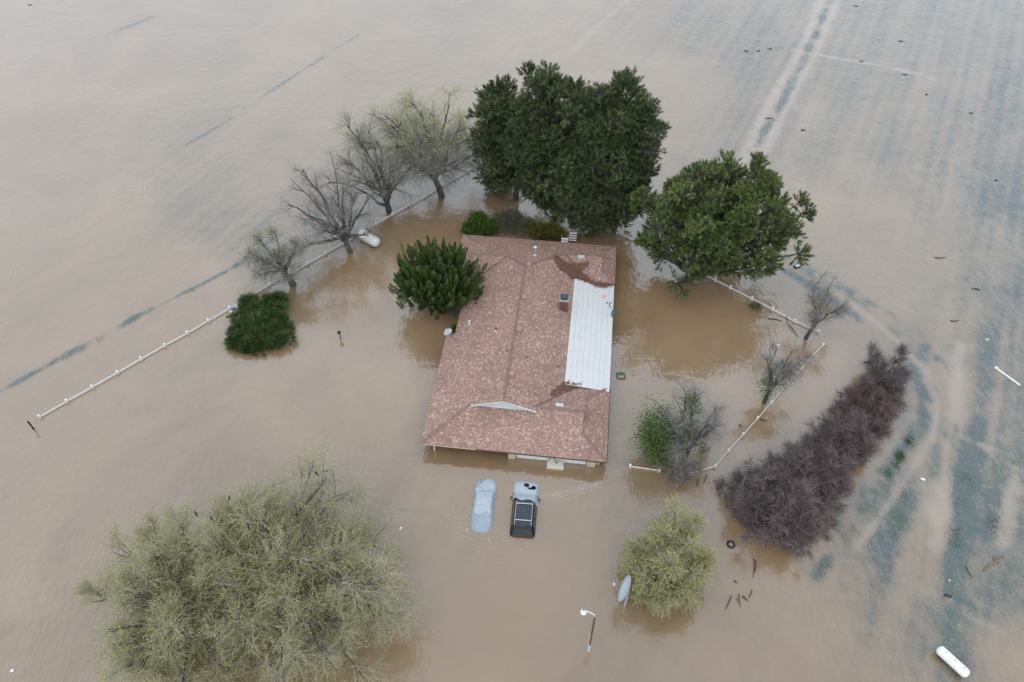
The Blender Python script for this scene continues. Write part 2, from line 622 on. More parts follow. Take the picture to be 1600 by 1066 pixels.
def build_water():
    step = 0.25
    xs = np.arange(-84, 84.01, step)
    ys = np.arange(12, 124.01, step)
    ext = np.cumsum(0.5 * 1.35 ** np.arange(24))
    ext = ext[ext < 4000]
    xs = np.concatenate([xs[0] - ext[::-1], xs, xs[-1] + ext])
    ys = np.concatenate([ys[0] - ext[::-1], ys, ys[-1] + ext])
    X, Y = np.meshgrid(xs, ys, indexing='ij')
    # survey coordinates of each vertex, only used to look the mapped fields up
    dep = np.maximum(Y * math.cos(PITCH) + CAM_H * math.sin(PITCH), 5)
    PX = 800 + FPX * X / dep
    PY = 533 + FPX * (CAM_H * math.cos(PITCH) - Y * math.sin(PITCH)) / dep
    inside = (X > -90) & (X < 90) & (Y > 10) & (Y < 126)
    ctrl = [(1100, 30, .5), (1000, 20, .3), (900, 40, .12), (1200, 100, .75), (1150, 60, .6), (1180, 180, .45), (1250, 200, .5), (1350, 60, .6),
            (1400, 150, .6), (1500, 60, .7), (1500, 150, .75), (1580, 130, .85), (1500, 250, .7), (1400, 230, .55), (1560, 300, .75), (1300, 220, .4),
            (1330, 280, .22), (1460, 310, .35), (1280, 330, .0), (1380, 350, .12), (1330, 390, .08), (1450, 400, .15), (1550, 390, .4),
            (1590, 480, .65), (1540, 470, .5), (1520, 540, .7), (1480, 500, .3), (1400, 470, .12), (1320, 420, .1), (1590, 600, .65), (1540, 620, .55),
            (1500, 620, .25), (1570, 700, .65), (1520, 700, .75), (1500, 760, .85), (1540, 800, .75), (1500, 870, .75), (1580, 900, .5),
            (1420, 780, .75), (1385, 850, .75), (1400, 900, .65), (1360, 900, .6), (1440, 840, .35), (1440, 930, .5), (1480, 930, .75),
            (1520, 880, .35), (1480, 1000, .55), (1530, 950, .5), (1380, 980, .45), (1340, 950, .35), (1400, 1030, .4), (1550, 1000, .15),
            (1590, 1050, .05), (1450, 1060, .4), (1350, 1050, .1), (1300, 980, .05), (1280, 900, 0), (1250, 1040, 0), (1200, 900, 0),
            (1150, 600, 0), (1150, 980, 0), (1340, 830, .25), (1050, 150, .05), (950, 200, 0), (1100, 130, .15), (1290, 600, 0), (1380, 720, 0.1),
            (300, 310, .3), (345, 335, .36), (400, 355, .4), (330, 290, .22), (450, 330, .3), (560, 270, .35), (600, 240, .3), (200, 320, 0), (100, 480, 0), (300, 420, 0), (420, 280, .06),
            (500, 190, .15), (640, 200, .25), (600, 100, .08), (700, 50, .16), (760, 100, .14), (800, 30, .14), (500, 60, .02), (0, 0, 0), (200, 100, 0), (0, 300, 0), (0, 700, 0),
            (500, 600, 0), (800, 900, 0), (1000, 500, 0), (600, 420, 0), (0, 1066, 0), (700, 1066, 0), (1600, -200, .5), (600, -200, .1)]
    num = np.zeros(X.shape)
    den = np.zeros(X.shape)
    for cx, cy, v in ctrl:
        w = 1 / (((PX - cx) ** 2 + (PY - cy) ** 2) / 900 + 0.5) ** 2
        num += w * v
        den += w
    D = np.where(inside, num / den, 0)
    D = D * np.interp(PY, [0, 250, 420, 600], [0.62, 0.75, 1.0, 1.15])
    # rows run along one world direction
    tx, ty = 0.456, 0.890
    A = X * tx + Y * ty
    B = X * ty - Y * tx
    rows = fbm(B * 0.42 + 40, A * 0.02 + 5, 11, 3)
    rows2 = fbm(B * 1.0 + 9, A * 0.035 + 5, 12, 3)
    fur = 0.5 + 0.5 * np.sin(B * 2 * math.pi / 1.55 + 2.0 * fbm(A * .03, B * .05, 14, 2))
    blot = fbm(B * 0.30 + 20, A * 0.13 + 20, 21, 6)
    fine = fbm(X * 0.7 + 20, Y * 0.7 + 20, 31, 4)
    V = D * (np.interp(PY, [300, 600], [0.42, 0.25]) + np.interp(PY, [300, 600], [0.85, 1.25]) * np.clip((0.40 * rows + 0.35 * rows2 + 0.12 * fur * (Y > 60) + 0.30 * blot + 0.25 * fine) * 2.8 - 1.42, 0, 1.1))
    veg, pale, green = V.copy(), np.zeros(X.shape), np.zeros(X.shape)

    def world_line(pp):
        return [tuple(at(a, b)[:2]) for a, b in pp]

    def stripe(pp, w, s, mode, patch=0.0, seed=50, edge=0.5):
        nonlocal veg, pale, green
        wob = (fbm(X * 0.45, Y * 0.45, seed, 4) - 0.5) * (w * edge * 2.6 + 0.25)
        d = polydist(X, Y, world_line(pp)) + wob
        k = smooth(d, w * 0.9) * s * np.clip(0.45 + 1.1 * fbm(X * 0.8, Y * 0.8, seed + 9, 4), 0, 1)
        if patch:
            k = k * np.clip((fbm(X * 0.35 + seed, Y * 0.35, seed + 3, 3) - patch) * 6, 0, 1)
        if mode == 'veg':
            veg = np.maximum(veg, k)
        elif mode == 'green':
            veg = np.maximum(veg, k)
            green = np.maximum(green, k)
        else:
            veg = veg * (1 - k)
            pale = np.maximum(pale, k)

    stripe([(-60, 640), (0, 612), (100, 558), (150, 532), (210, 497), (300, 452), (370, 415), (430, 372), (520, 325), (640, 250)], 0.27, 0.9, 'green', 0.20, 51, 0.9)
    stripe([(290, 228), (340, 198), (415, 148), (470, 112), (560, 55)], 0.26, 0.6, 'veg', 0.30, 55, 0.9)
    stripe([(180, 50), (235, 28)], 0.4, 0.5, 'veg', 0.3, 56)
    stripe([(1235, 410), (1290, 440), (1345, 470), (1390, 500), (1440, 560)], 0.8, 0.8, 'veg', 0.36, 60)
    stripe([(1230, 425), (1290, 462), (1345, 500), (1395, 545)], 0.45, 0.95, 'veg', 0.34, 61)
    stripe([(1445, 545), (1470, 580), (1485, 630), (1480, 680)], 0.8, 0.95, 'veg', 0.34, 62)
    stripe([(1430, 580), (1447, 615), (1442, 665)], 0.8, 0.95, 'veg', 0.34, 63)
    stripe([(1436, 672), (1405, 712), (1385, 742)], 0.75, 1.0, 'green', 0.2, 64)
    stripe([(1385, 750), (1350, 800), (1325, 835), (1280, 890), (1235, 955)], 0.55, 1.0, 'green', 0.42, 65)
    stripe([(1510, 715), (1505, 800), (1490, 900)], 1.0, 1.0, 'veg', 0.25, 66)
    stripe([(1420, 775), (1400, 830), (1375, 880)], 0.9, 1.0, 'veg', 0.25, 67)
    stripe([(1550, 760), (1560, 820), (1590, 900)], 0.6, 0.8, 'veg', 0.3, 68)
    stripe([(1275, 430), (1330, 472), (1400, 530), (1445, 580), (1465, 640), (1457, 680), (1420, 742), (1380, 800), (1340, 855)], 0.34, 0.62, 'pale', 0, 70, 0.4)
    stripe([(1500, 540), (1492, 640), (1478, 700), (1472, 780), (1462, 850)], 0.6, 0.75, 'pale', 0, 71, 0.6)
    stripe([(1468, 770), (1466, 820)], 1.0, 0.9, 'pale', 0, 76, 0.4)
    stripe([(1590, 735), (1575, 800), (1565, 850)], 0.6, 0.8, 'pale', 0, 72, 0.6)
    stripe([(1440, 920), (1520, 965), (1560, 985)], 0.4, 0.4, 'pale', 0, 73, 0.8)
    stripe([(1484, 672), (1520, 690), (1560, 705)], 0.35, 0.6, 'pale', 0, 77, 0.8)
    stripe([(1158, 255), (1205, 160), (1252, 80), (1283, 0), (1310, -80)], 0.75, 0.85, 'pale', 0, 74, 0.3)
    stripe([(1186, 255), (1232, 160), (1276, 80), (1309, 0), (1336, -80)], 0.6, 0.8, 'pale', 0, 75, 0.3)
    stripe([(1180, 230), (1222, 160), (1263, 80), (1297, 0), (1322, -80)], 0.5, 0.9, 'green', 0.30, 78, 0.5)
    stripe([(1240, 78), (1290, 88), (1360, 100), (1440, 116), (1460, 125)], 0.32, 0.8, 'pale', 0, 79, 0.3)
    stripe([(980, 0), (940, 35), (890, 85)], 0.4, 0.45, 'pale', 0, 80, 0.3)
    stripe([(850, 772), (880, 772), (905, 764), (935, 757)], 0.25, 0.5, 'pale', 0, 81, 0.9)
    green = green * np.clip(fbm(X * 0.4, Y * 0.4, 90, 3) * 2 - 0.5, 0, 1)
    # drowned crop shows green where it stands nearest the surface
    near = ((PY > 650) & (PX > 1200)) * 1.0
    green = np.maximum(green, near * np.clip((fbm(X * 0.55, Y * 0.55, 93, 4) - 0.52) * 7, 0, 0.9) * np.clip(veg, 0, 1))
    nx, ny = X.shape
    V3 = np.stack([X, Y, np.zeros_like(X)], -1).reshape(-1, 3)
    i = np.arange(nx - 1)[:, None] * ny + np.arange(ny - 1)[None, :]
    f = np.stack([i, i + ny, i + ny + 1, i + 1], -1).reshape(-1, 4)
    me = np_mesh('flood_water', quads=[(V3, f, np.zeros(len(V3)))])
    for nm, arr in (('veg', veg), ('pale', pale), ('green', green)):
        a_ = me.attributes.new(nm, 'FLOAT', 'POINT')
        a_.data.foreach_set('value', np.clip(arr, 0, 1).astype(np.float32).ravel())
    o = link_mesh('flood_water', me, M['water'])
    tag(o, 'muddy brown flood water over fields with drowned grass and wheel tracks', None, None, 'structure')


build_water()

# ------------------------------------------------------------------ the house
SL, Z0 = 0.34, 1.40
W, L = 14.65, 25.4
FLc = at(657, 693.3, 1.4)
house = empty('ranch_house', (FLc.x, FLc.y, 0), math.radians(-6.8))
tag(house, 'long single storey ranch house with reddish brown shingle roof standing in flood water', 'house')
HM = Matrix.Translation(house.location) @ Matrix.Rotation(math.radians(-6.8), 4, 'Z')


def hw(u, v, z):
    return HM @ Vector((u, v, z))


PL = {'front': lambda u, v: Z0 + SL * v, 'back': lambda u, v: Z0 + SL * (L - v), 'left': lambda u, v: Z0 + SL * u,
      'main_right': lambda u, v: Z0 + SL * (12.4 - u), 'right': lambda u, v: Z0 + SL * (W - u),
      'fw_back': lambda u, v: Z0 + SL * (7.5 - v), 'lr_front': lambda u, v: Z0 + SL * (v - 16.8),
      'lr_left': lambda u, v: Z0 + SL * (u + 0.7), 'rr_front': lambda u, v: Z0 + SL * (v - 20.0)}
UPD = {'front': (0, 1), 'back': (0, -1), 'left': (1, 0), 'main_right': (-1, 0), 'right': (-1, 0), 'fw_back': (0, -1),
       'lr_front': (0, 1), 'lr_left': (1, 0), 'rr_front': (0, 1)}
SLOPES = [('front', [(0, 0), (14.65, 0), (12.6, 2.05), (12.6, 3.75), (8.65, 3.75), (8.9, 3.5), (3.5, 3.5)], None),
          ('left', [(0, 0), (3.5, 3.5), (3.5, 3.3), (6.2, 3.3), (6.2, 19.2), (4.3, 21.1), (0.8, 17.6), (0.8, 11.67), (0, 11.67)], None),
          ('main_right', [(6.2, 3.3), (8.88, 3.3), (8.88, 3.52), (8.65, 3.75), (12.4, 7.5), (12.4, 20.0), (9.7, 22.7), (6.2, 19.2)], None),
          ('fw_back', [(8.65, 3.75), (12.72, 3.75), (12.72, 5.33), (12.6, 5.45), (14.65, 7.5), (12.4, 7.5)], None),
          ('right', [(14.65, 0), (14.65, 7.5), (12.6, 5.45), (12.6, 2.05)], None),
          ('back', [(14.65, 25.4), (-0.7, 25.4), (1.1, 23.6), (1.1, 21.1), (4.3, 21.1), (6.2, 19.2), (9.7, 22.7), (13.3, 22.7), (13.25, 24.0)], None),
          ('lr_front', [(-0.7, 16.8), (0.0, 16.8), (0.8, 17.6), (4.3, 21.1), (1.1, 21.1), (1.1, 18.6)], None),
          ('lr_left', [(-0.7, 16.8), (1.1, 18.6), (1.1, 23.6), (-0.7, 25.4)], None),
          ('rr_front', [(12.4, 20.0), (14.65, 20.0), (13.3, 21.35), (13.3, 22.7), (9.7, 22.7)], None),
          ('right', [(14.65, 20.0), (14.65, 25.4), (13.25, 24.0), (13.25, 21.4)], None)]


def inpoly(u, v, poly):
    c = False
    j = len(poly) - 1
    for i in range(len(poly)):
        (xi, yi), (xj, yj) = poly[i], poly[j]
        if (yi > v) != (yj > v) and u < (xj - xi) * (v - yi) / (yj - yi) + xi:
            c = not c
        j = i
    return c


def roofz(u, v):
    best = None
    for nm, poly, _ in SLOPES:
        if inpoly(u, v, poly):
            z = PL[nm](u, v)
            best = z if best is None else max(best, z)
    return best


cs = math.sqrt(1 + SL * SL)
for nm, poly, _ in SLOPES:
    n = len(poly)
    area = sum(poly[i][0] * poly[(i + 1) % n][1] - poly[(i + 1) % n][0] * poly[i][1] for i in range(n))
    if area < 0:
        poly = poly[::-1]
    T = 0.14
    top = [(u, v, PL[nm](u, v)) for u, v in poly]
    bot = [(u, v, z - T) for u, v, z in top]
    me = bpy.data.meshes.new('roof_slope')
    fs = [tuple(range(n)), tuple(reversed(range(n, 2 * n)))] + [(i, i + n, (i + 1) % n + n, (i + 1) % n) for i in range(n)]
    me.from_pydata(top + bot, [], fs)
    up = UPD[nm]
    uvl = me.uv_layers.new(name='UVMap')
    for lp in me.loops:
        x, y, z = me.vertices[lp.vertex_index].co
        uvl.data[lp.index].uv = (x * up[1] + y * up[0] + 50, (x * up[0] + y * up[1]) * cs + 50)
    me.materials.append(M['shingle'])
    me.materials.append(M['soffit'])
    for p in me.polygons:
        if p.index > 0:
            p.material_index = 1
    link_mesh('roof_slope', me, None, house)


def cap_line(a, b, name='ridge_cap', wdt=0.24, step=0.28, lift=0.02):
    """Overlapping cap shingles along a ridge or hip from a to b (u, v, z)."""
    a, b = Vector(a), Vector(b)
    d = (b - a)
    nseg = max(1, int(d.length / step))
    dn = d.normalized()
    sd_ = Vector((dn.y, -dn.x, 0)).normalized()
    mb = MB()
    for k in range(nseg):
        p, q = a + d * (k / nseg), a + d * ((k + 1.12) / nseg)
        h = wdt / 2
        j = random.uniform(-.01, .01)
        drop = Vector((0, 0, -h * SL * 0.75))
        lo_, hi_ = Vector((0, 0, lift)), Vector((0, 0, lift + 0.022))
        mb.add([p + sd_ * (h + j) + drop + hi_, p + hi_ + Vector((0, 0, .012)), p - sd_ * (h - j) + drop + hi_,
                q + sd_ * (h + j) + drop + lo_, q + lo_ + Vector((0, 0, .012)), q - sd_ * (h - j) + drop + lo_],
               [(0, 1, 4, 3), (1, 2, 5, 4), (0, 3, 5, 2), (0, 2, 1)])
    mb.build(name, M['ridge'], house)


zm, zf, zl, zr = Z0 + SL * 6.2, Z0 + SL * 3.75, Z0 + SL * 4.3, Z0 + SL * 2.7
for a, b in [((6.2, 3.3, zm), (6.2, 19.2, zm)), ((8.65, 3.75, zf), (12.7, 3.75, zf)), ((1.1, 21.1, zl), (4.3, 21.1, zl)), ((9.7, 22.7, zr), (13.3, 22.7, zr)),
             ((0, 0, Z0), (3.5, 3.5, Z0 + SL * 3.5)), ((14.65, 0, Z0), (12.6, 2.05, Z0 + SL * 2.05)), ((14.65, 7.5, Z0), (12.6, 5.45, Z0 + SL * 2.05)),
             ((14.65, 20, Z0), (13.3, 21.35, Z0 + SL * 1.35)), ((14.65, 25.4, Z0), (13.25, 24, Z0 + SL * 1.4)), ((-.7, 25.4, Z0), (1.1, 23.6, Z0 + SL * 1.8)),
             ((-.7, 16.8, Z0), (1.1, 18.6, Z0 + SL * 1.8)), ((6.2, 19.2, zm), (4.3, 21.1, zl)), ((6.2, 19.2, zm), (9.7, 22.7, zr)),
             ((8.9, 3.5, Z0 + SL * 3.5), (8.65, 3.75, zf))]:
    cap_line(a, b)


# narrow dark strips along the valleys where slopes meet
def valley(a, b):
    a, b = Vector(a), Vector(b)
    s_ = (b - a).cross(Vector((0, 0, 1))).normalized() * 0.07
    MB().add([a + s_ + Vector((0, 0, .035)), a - s_ + Vector((0, 0, .035)), b - s_ + Vector((0, 0, .035)), b + s_ + Vector((0, 0, .035)),
              a + Vector((0, 0, .0)), b + Vector((0, 0, .0))], [(0, 3, 5, 4), (1, 4, 5, 2), (0, 1, 2, 3)]).build('valley_strip', M['litter'], house)


valley((0.8, 17.6, Z0 + SL * .8), (4.3, 21.1, zl))
valley((12.4, 7.5, Z0), (8.65, 3.75, zf))
valley((12.4, 20, Z0), (9.7, 22.7, zr))

# gable ends of the Dutch hips: white rake boards and louvre slats
fg = MB()
zb = Z0 + SL * 3.5
fg.add([(3.75, 3.42, zb + .01), (8.65, 3.42, zb + .01), (6.2, 3.42, zm - .08), (3.75, 3.52, zb + .01), (8.65, 3.52, zb + .01), (6.2, 3.52, zm - .08)],
       [(0, 1, 2), (5, 4, 3), (0, 3, 4, 1), (1, 4, 5, 2), (2, 5, 3, 0)])
gable = fg.build('gable', M['white_trim'], house)
for k in range(6):
    z = zb + 0.09 + k * 0.125
    half = 2.55 * (1 - (z - zb) / (zm - zb)) - 0.1
    if half > 0.2:
        MB().add([(6.2 - half, 3.41, z), (6.2 + half, 3.41, z), (6.2 + half, 3.33, z - .07), (6.2 - half, 3.33, z - .07),
                  (6.2 - half, 3.41, z - .02), (6.2 + half, 3.41, z - .02), (6.2 + half, 3.33, z - .09), (6.2 - half, 3.33, z - .09)],
                 [(0, 1, 2, 3), (7, 6, 5, 4), (3, 2, 6, 7), (0, 3, 7, 4), (1, 5, 6, 2)]).build('slat', M['white_trim'], gable)
for sx in (-1, 1):
    e = 6.2 + sx * 2.64
    x0, x1 = 6.2, e
    za, zb2 = zm + .035, zm + .035 - 2.64 * SL - .01
    MB().add([(x0, 3.24, za), (x1, 3.24, zb2 + .02), (x1, 3.24, zb2 - .17), (x0, 3.24, za - .19), (x0, 3.30, za), (x1, 3.30, zb2 + .02), (x1, 3.30, zb2 - .17), (x0, 3.30, za - .19)],
             [(0, 1, 2, 3), (7, 6, 5, 4), (0, 4, 5, 1), (3, 2, 6, 7), (0, 3, 7, 4), (1, 5, 6, 2)]).build('rake_board', M['white_trim'], house)
for (ug, v0, v1, vr, zt, sgn) in ((12.58, 2.05, 5.45, 3.75, zf, 1), (13.24, 21.4, 24.0, 22.7, zr, 1), (1.11, 18.6, 23.6, 21.1, zl, -1)):
    zb3 = Z0 + SL * abs(((W if sgn > 0 else -0.7) - ug))
    t_ = 0.04 * sgn
    MB().add([(ug, v0, zb3), (ug, v1, zb3), (ug, vr, zt - .02), (ug - t_, v0, zb3), (ug - t_, v1, zb3), (ug - t_, vr, zt - .02)],
             [(0, 1, 2), (5, 4, 3), (0, 3, 4, 1), (1, 4, 5, 2), (2, 5, 3, 0)]).build('gable', M['ridge'], house)


# walls, porch, garage
def hbox(name, mat, u0, u1, v0, v1, z0, z1, parent=house):
    return MB().box(((u0 + u1) / 2, (v0 + v1) / 2, (z0 + z1) / 2), (u1 - u0, v1 - v0, z1 - z0)).build(name, mat, parent)


hbox('wall', M['stucco'], 6.9, 14.05, 0.62, 0.80, -1.2, 1.42)
hbox('wall', M['soffit'], 0.55, 6.9, 3.3, 3.46, -1.2, 1.6)  # porch recess wall, its dark colour stands in for shade under the roof
hbox('wall', M['stucco'], 0.55, 0.71, 3.46, 11.2, -1.2, 1.42)
hbox('wall', M['stucco'], 1.35, 1.51, 11.2, 17.2, -1.2, 1.55)
hbox('wall', M['stucco'], -0.2, -0.04, 17.3, 24.9, -1.2, 1.42)
hbox('wall', M['stucco'], -0.04, 14.0, 24.75, 24.9, -1.2, 1.42)
hbox('wall', M['stucco'], 14.0, 14.15, 20.45, 24.9, -1.2, 1.42)
hbox('wall', M['stucco'], 11.7, 14.0, 20.45, 20.6, -1.2, 1.42)
hbox('wall', M['stucco'], 11.55, 11.7, 7.2, 20.6, -1.2, 1.5)
hbox('wall', M['stucco'], 14.05, 14.2, 0.62, 7.05, -1.2, 1.42)
hbox('wall', M['stucco'], 11.7, 14.05, 6.9, 7.05, -1.2, 1.42)
for (u0, u1) in ((7.56, 10.22), (10.62, 13.12)):
    gd = hbox('garage_door', M['white_trim'], u0, u1, 0.565, 0.62, -1.2, 1.0)
    for k in range(3):
        hbox('panel', M['white_tank'], u0 + .03, u1 - .03, 0.535, 0.565, -1.1 + k * 0.66, -1.1 + k * 0.66 + 0.60, gd)
for (u0, u1) in ((6.92, 7.5), (10.26, 10.58), (13.17, 13.85)):
    hbox('pillar', M['tan_post'], u0, u1, 0.36, 0.61, -1.2, 1.30)
hbox('post', M['white_rail'], 0.90, 1.0, 0.40, 0.50, -1.2, 1.38)
hbox('fascia', M['tan_post'], 0.0, 4.4, -0.028, -0.004, Z0 - 0.10, Z0 - 0.015)
hbox('fascia', M['soffit'], 4.42, 14.65, -0.028, -0.004, Z0 - 0.15, Z0 - 0.01)
hbox('gutter', M['soffit'], 14.655, 14.72, 0.0, 7.5, Z0 - 0.12, Z0 - 0.02)
hbox('gutter', M['soffit'], 14.655, 14.72, 20.0, 25.4, Z0 - 0.12, Z0 - 0.02)


# white metal patio roof: long panels, each with standing ribs
def pz(u):
    return 1.99 - (u - 10.85) * (0.50 / 3.8)


edges = np.linspace(10.85, 14.62, 9)
for k in range(8):
    u0, u1 = edges[k], edges[k + 1] - 0.012
    cuts = sorted(random.uniform(9, 18) for _ in range(2)) if k % 2 else [random.uniform(10, 16)]
    v_in = 6.92 + (0.20 if k < 3 else (0.45 if k < 6 else 0.62))
    v_out = 19.72 - (0.12 * abs(k - 2) if k < 6 else 0.15)
    vs = [6.9] + cuts + [19.66]
    for s_ in range(len(vs) - 1):
        a, b = vs[s_] + .006, vs[s_ + 1] - .006
        lift = 0.004 * (s_ % 2)
        mb = MB()
        ns = 1
        za, zb4 = pz(u0) + lift, pz(u1) + lift
        mb.add([(u0, a, za), (u1, a, zb4), (u1, b, zb4), (u0, b, za), (u0, a, za - .04), (u1, a, zb4 - .04), (u1, b, zb4 - .04), (u0, b, za - .04)],
               [(0, 1, 2, 3), (7, 6, 5, 4), (0, 4, 5, 1), (1, 5, 6, 2), (2, 6, 7, 3), (3, 7, 4, 0)])
        for q in (0.06, 0.36, 0.66):
            uu = u0 + (u1 - u0) * q
            zz = pz(uu) + lift
            mb.add([(uu, a, zz), (uu + .03, a, zz + .012), (uu + .06, a, zz), (uu, b, zz), (uu + .03, b, zz + .012), (uu + .06, b, zz)],
                   [(0, 1, 4, 3), (1, 2, 5, 4), (0, 2, 1), (3, 4, 5)])
        mb.build('patio_roof_panel', M['white_metal'], house)
hbox('patio_beam', M['white_trim'], 14.35, 14.47, 7.1, 19.8, 1.26, 1.42)
for v in (7.8, 10.8, 13.8, 16.8, 19.4):
    hbox('post', M['white_rail'], 14.36, 14.46, v, v + .1, -1.2, 1.26)

# chimney with cap
ch = MB().box((10.12, 15.45, 2.55), (0.72, 0.62, 1.7)).build('chimney', M['brick'], house)
for r_ in range(11):
    for c_ in range(3):
        off = 0.12 if r_ % 2 else 0
        MB().box((9.86 + c_ * 0.24 + off * (0.5 if c_ < 2 else 0), 15.13, 1.98 + r_ * 0.13), (0.21, 0.03, 0.10)).build('brick', M['brick'], ch)
MB().box((10.12, 15.45, 3.43), (0.84, 0.74, 0.10)).build('chimney_crown', M['pale_metal'], ch)
MB().box((10.12, 15.45, 3.52), (0.55, 0.45, 0.18)).build('flue', M['black'], ch)
MB().box((10.12, 15.53, 3.68), (0.74, 0.52, 0.09), 0, 0.8).build('chimney_cap', M['dark_metal'], ch)


def on_roof(px, py, dz=0.0, guess=3.0):
    """House coordinates of the roof point seen at a surveyed photo coordinate."""
    z = guess
    inv = HM.inverted()
    for _ in range(12):
        p = inv @ at(px, py, z)
        r_ = roofz(p.x, p.y)
        if r_ is None:
            break
        z = z * 0.5 + (r_ + dz) * 0.5
    p = inv @ at(px, py, z)
    return p.x, p.y, z


for px, py in ((826.7, 412), (818.8, 463.5), (811.4, 513.5), (799.7, 583.2)):
    u, v, z = on_roof(px, py + 3)
    b_ = MB().box((u, v, z + 0.10), (0.42, 0.42, 0.26), 0, 0.78).build('roof_vent', M['pink'], house)
    MB().box((u, v, z + 0.265), (0.46, 0.46, 0.05), 0, 0.85).build('vent_lid', M['pink'], b_)
for px, py, mt, r_, h_ in ((733.7, 506, 'white_trim', 0.10, 0.35), (775, 516, 'rust', 0.09, 0.3), (791.6, 551, 'rust', 0.07, 0.3), (822.7, 558, 'rust', 0.05, 0.12),
                       (867, 542, 'rust', 0.05, 0.12), (872, 573, 'rust', 0.05, 0.12)):
    u, v, z = on_roof(px, py)
    b_ = MB().tube([(u, v, z - .05), (u, v, z + h_)], r_, 10).build('vent_pipe', M[mt], house)
    MB().tube([(u, v, z - .02), (u, v, z + .05)], [r_ * 2.2, r_ * 1.1], 10).build('flashing', M['pale_metal' if r_ > 0.06 else mt], b_)
for px, py in ((908.3, 402), (874.2, 634)):
    u, v, z = on_roof(px, py)
    b_ = MB().box((u, v, z + 0.06), (0.62, 0.32, 0.14)).build('skylight', M['white_trim'], house)
    MB().box((u, v, z + 0.14), (0.50, 0.22, 0.03)).build('pane', M['dish_grey'], b_)
u, v, z = on_roof(836, 399)
b_ = MB().tube([(u, v, z - .05), (u, v, z + 1.0)], 0.045, 8).build('flue_pipe', M['pale_metal'], house)
MB().tube([(u, v, z + .98), (u, v, z + 1.06), (u, v, z + 1.16)], [0.17, 0.17, 0.05], 12).build('flue_cowl', M['white_trim'], b_)
MB().tube([(u, v, z - .02), (u, v, z + .09)], [0.2, 0.12], 12).build('flashing', M['white_trim'], b_)

# things lying on the roof
u, v, z = on_roof(942, 407)
u2, v2, z2 = on_roof(938.5, 416)
o = MB().tube([hw(u, v, z + .06), hw(u2, v2, z2 + .06)], 0.035, 8).build('white_pipe', M['white_rail'])
tag(o, 'thin white pipe lying on the back right corner of the shingle roof', 'pipe')


def litter_patch(poly_px, label, n, zoff=0.0, flat=None):
    """Needle litter: a low mound following the roof with loose needles on it."""
    pts = [on_roof(a, b)[:2] for a, b in poly_px] if flat is None else poly_px
    us = [p[0] for p in pts]
    vs = [p[1] for p in pts]
    st = 0.10
    cell, V_, F_ = {}, [], []
    gu = np.arange(min(us) - .3, max(us) + .3, st)
    gv = np.arange(min(vs) - .3, max(vs) + .3, st)

    def vid(i, j):
        if (i, j) not in cell:
            uu, vv = gu[i], gv[j]
            z_ = roofz(uu, vv) or Z0
            if uu > 10.85 and 6.9 < vv < 19.66:
                z_ = max(z_, pz(uu) + .03)
            cell[i, j] = len(V_)
            V_.append(hw(uu + random.uniform(-.03, .03), vv + random.uniform(-.03, .03), z_ + 0.035 + 0.035 * random.random()))
        return cell[i, j]
    sh = np.random.default_rng(len(pts) + n)
    for i in range(len(gu) - 1):
        for j in range(len(gv) - 1):
            ju, jv = sh.normal(0, .09, 2)
            if inpoly(gu[i] + ju, gv[j] + jv, pts):
                F_.append((vid(i, j), vid(i + 1, j), vid(i + 1, j + 1), vid(i, j + 1)))
    mb = MB()
    mb.v, mb.f = [tuple(p) for p in V_], F_
    for _ in range(n):
        f = random.choice(F_)
        p = Vector(mb.v[f[0]]) + Vector((random.uniform(-.1, .1), random.uniform(-.1, .1), 0.02))
        a = random.uniform(0, 6.3)
        d = Vector((math.cos(a), math.sin(a), 0.15)) * 0.12
        s_ = Vector((-d.y, d.x, 0)) * 0.12
        mb.add([p - s_, p + s_, p + d], [(0, 1, 2)])
    o = mb.build('needle_litter', M['litter'])
    tag(o, label, 'pine needles', None, 'stuff')


litter_patch([(865, 398), (876, 405), (888, 412), (905, 412), (921, 409), (917, 416), (907, 425), (899, 432), (896, 436), (888, 430), (876, 422), (867, 410)],
             'dark pine needle litter filling the rear roof valley', 900)
litter_patch([(10.2, 19.4), (10.9, 19.72), (11.7, 19.5), (12.5, 19.1), (13.4, 19.05), (14.1, 19.25), (14.5, 19.7), (13.6, 19.95), (12.5, 20.05), (11.6, 20.8), (10.8, 20.9)],
             'brown needle litter along the back edge of the white patio roof', 700, flat=True)
litter_patch([(9.7, 5.35), (10.0, 5.9), (10.6, 6.9), (10.95, 7.15), (11.7, 6.95), (12.25, 7.1), (12.3, 7.35), (11.6, 6.75), (10.6, 6.0), (10.0, 5.2)],
             'brown needle litter in the front valley below the white patio roof', 350, flat=True)
litter_patch([(714, 458), (722, 448), (745, 432), (757, 434), (748, 446), (728, 462)], 'dark needle litter in the roof valley beside the juniper', 200)
for px, py, s_ in ((938, 444, .18), (880, 606, .1), (942, 453, .12)):
    pass
for (u, v, s_, mt, nm, lb, ct) in ((13.7, 18.0, 0.28, 'pink_board', 'board_scrap', 'small tan board scrap lying on the white patio roof', 'board'),
                               (14.0, 17.2, 0.11, 'black', 'stone', 'small dark stone beside the board scrap on the white patio roof', 'stone')):
    o = bevel(MB().box(hw(u, v, pz(u) + .07), (s_ * 1.5, s_, .06), 0.5, 0.8).build(nm, M[mt]), .01)
    tag(o, lb, ct)


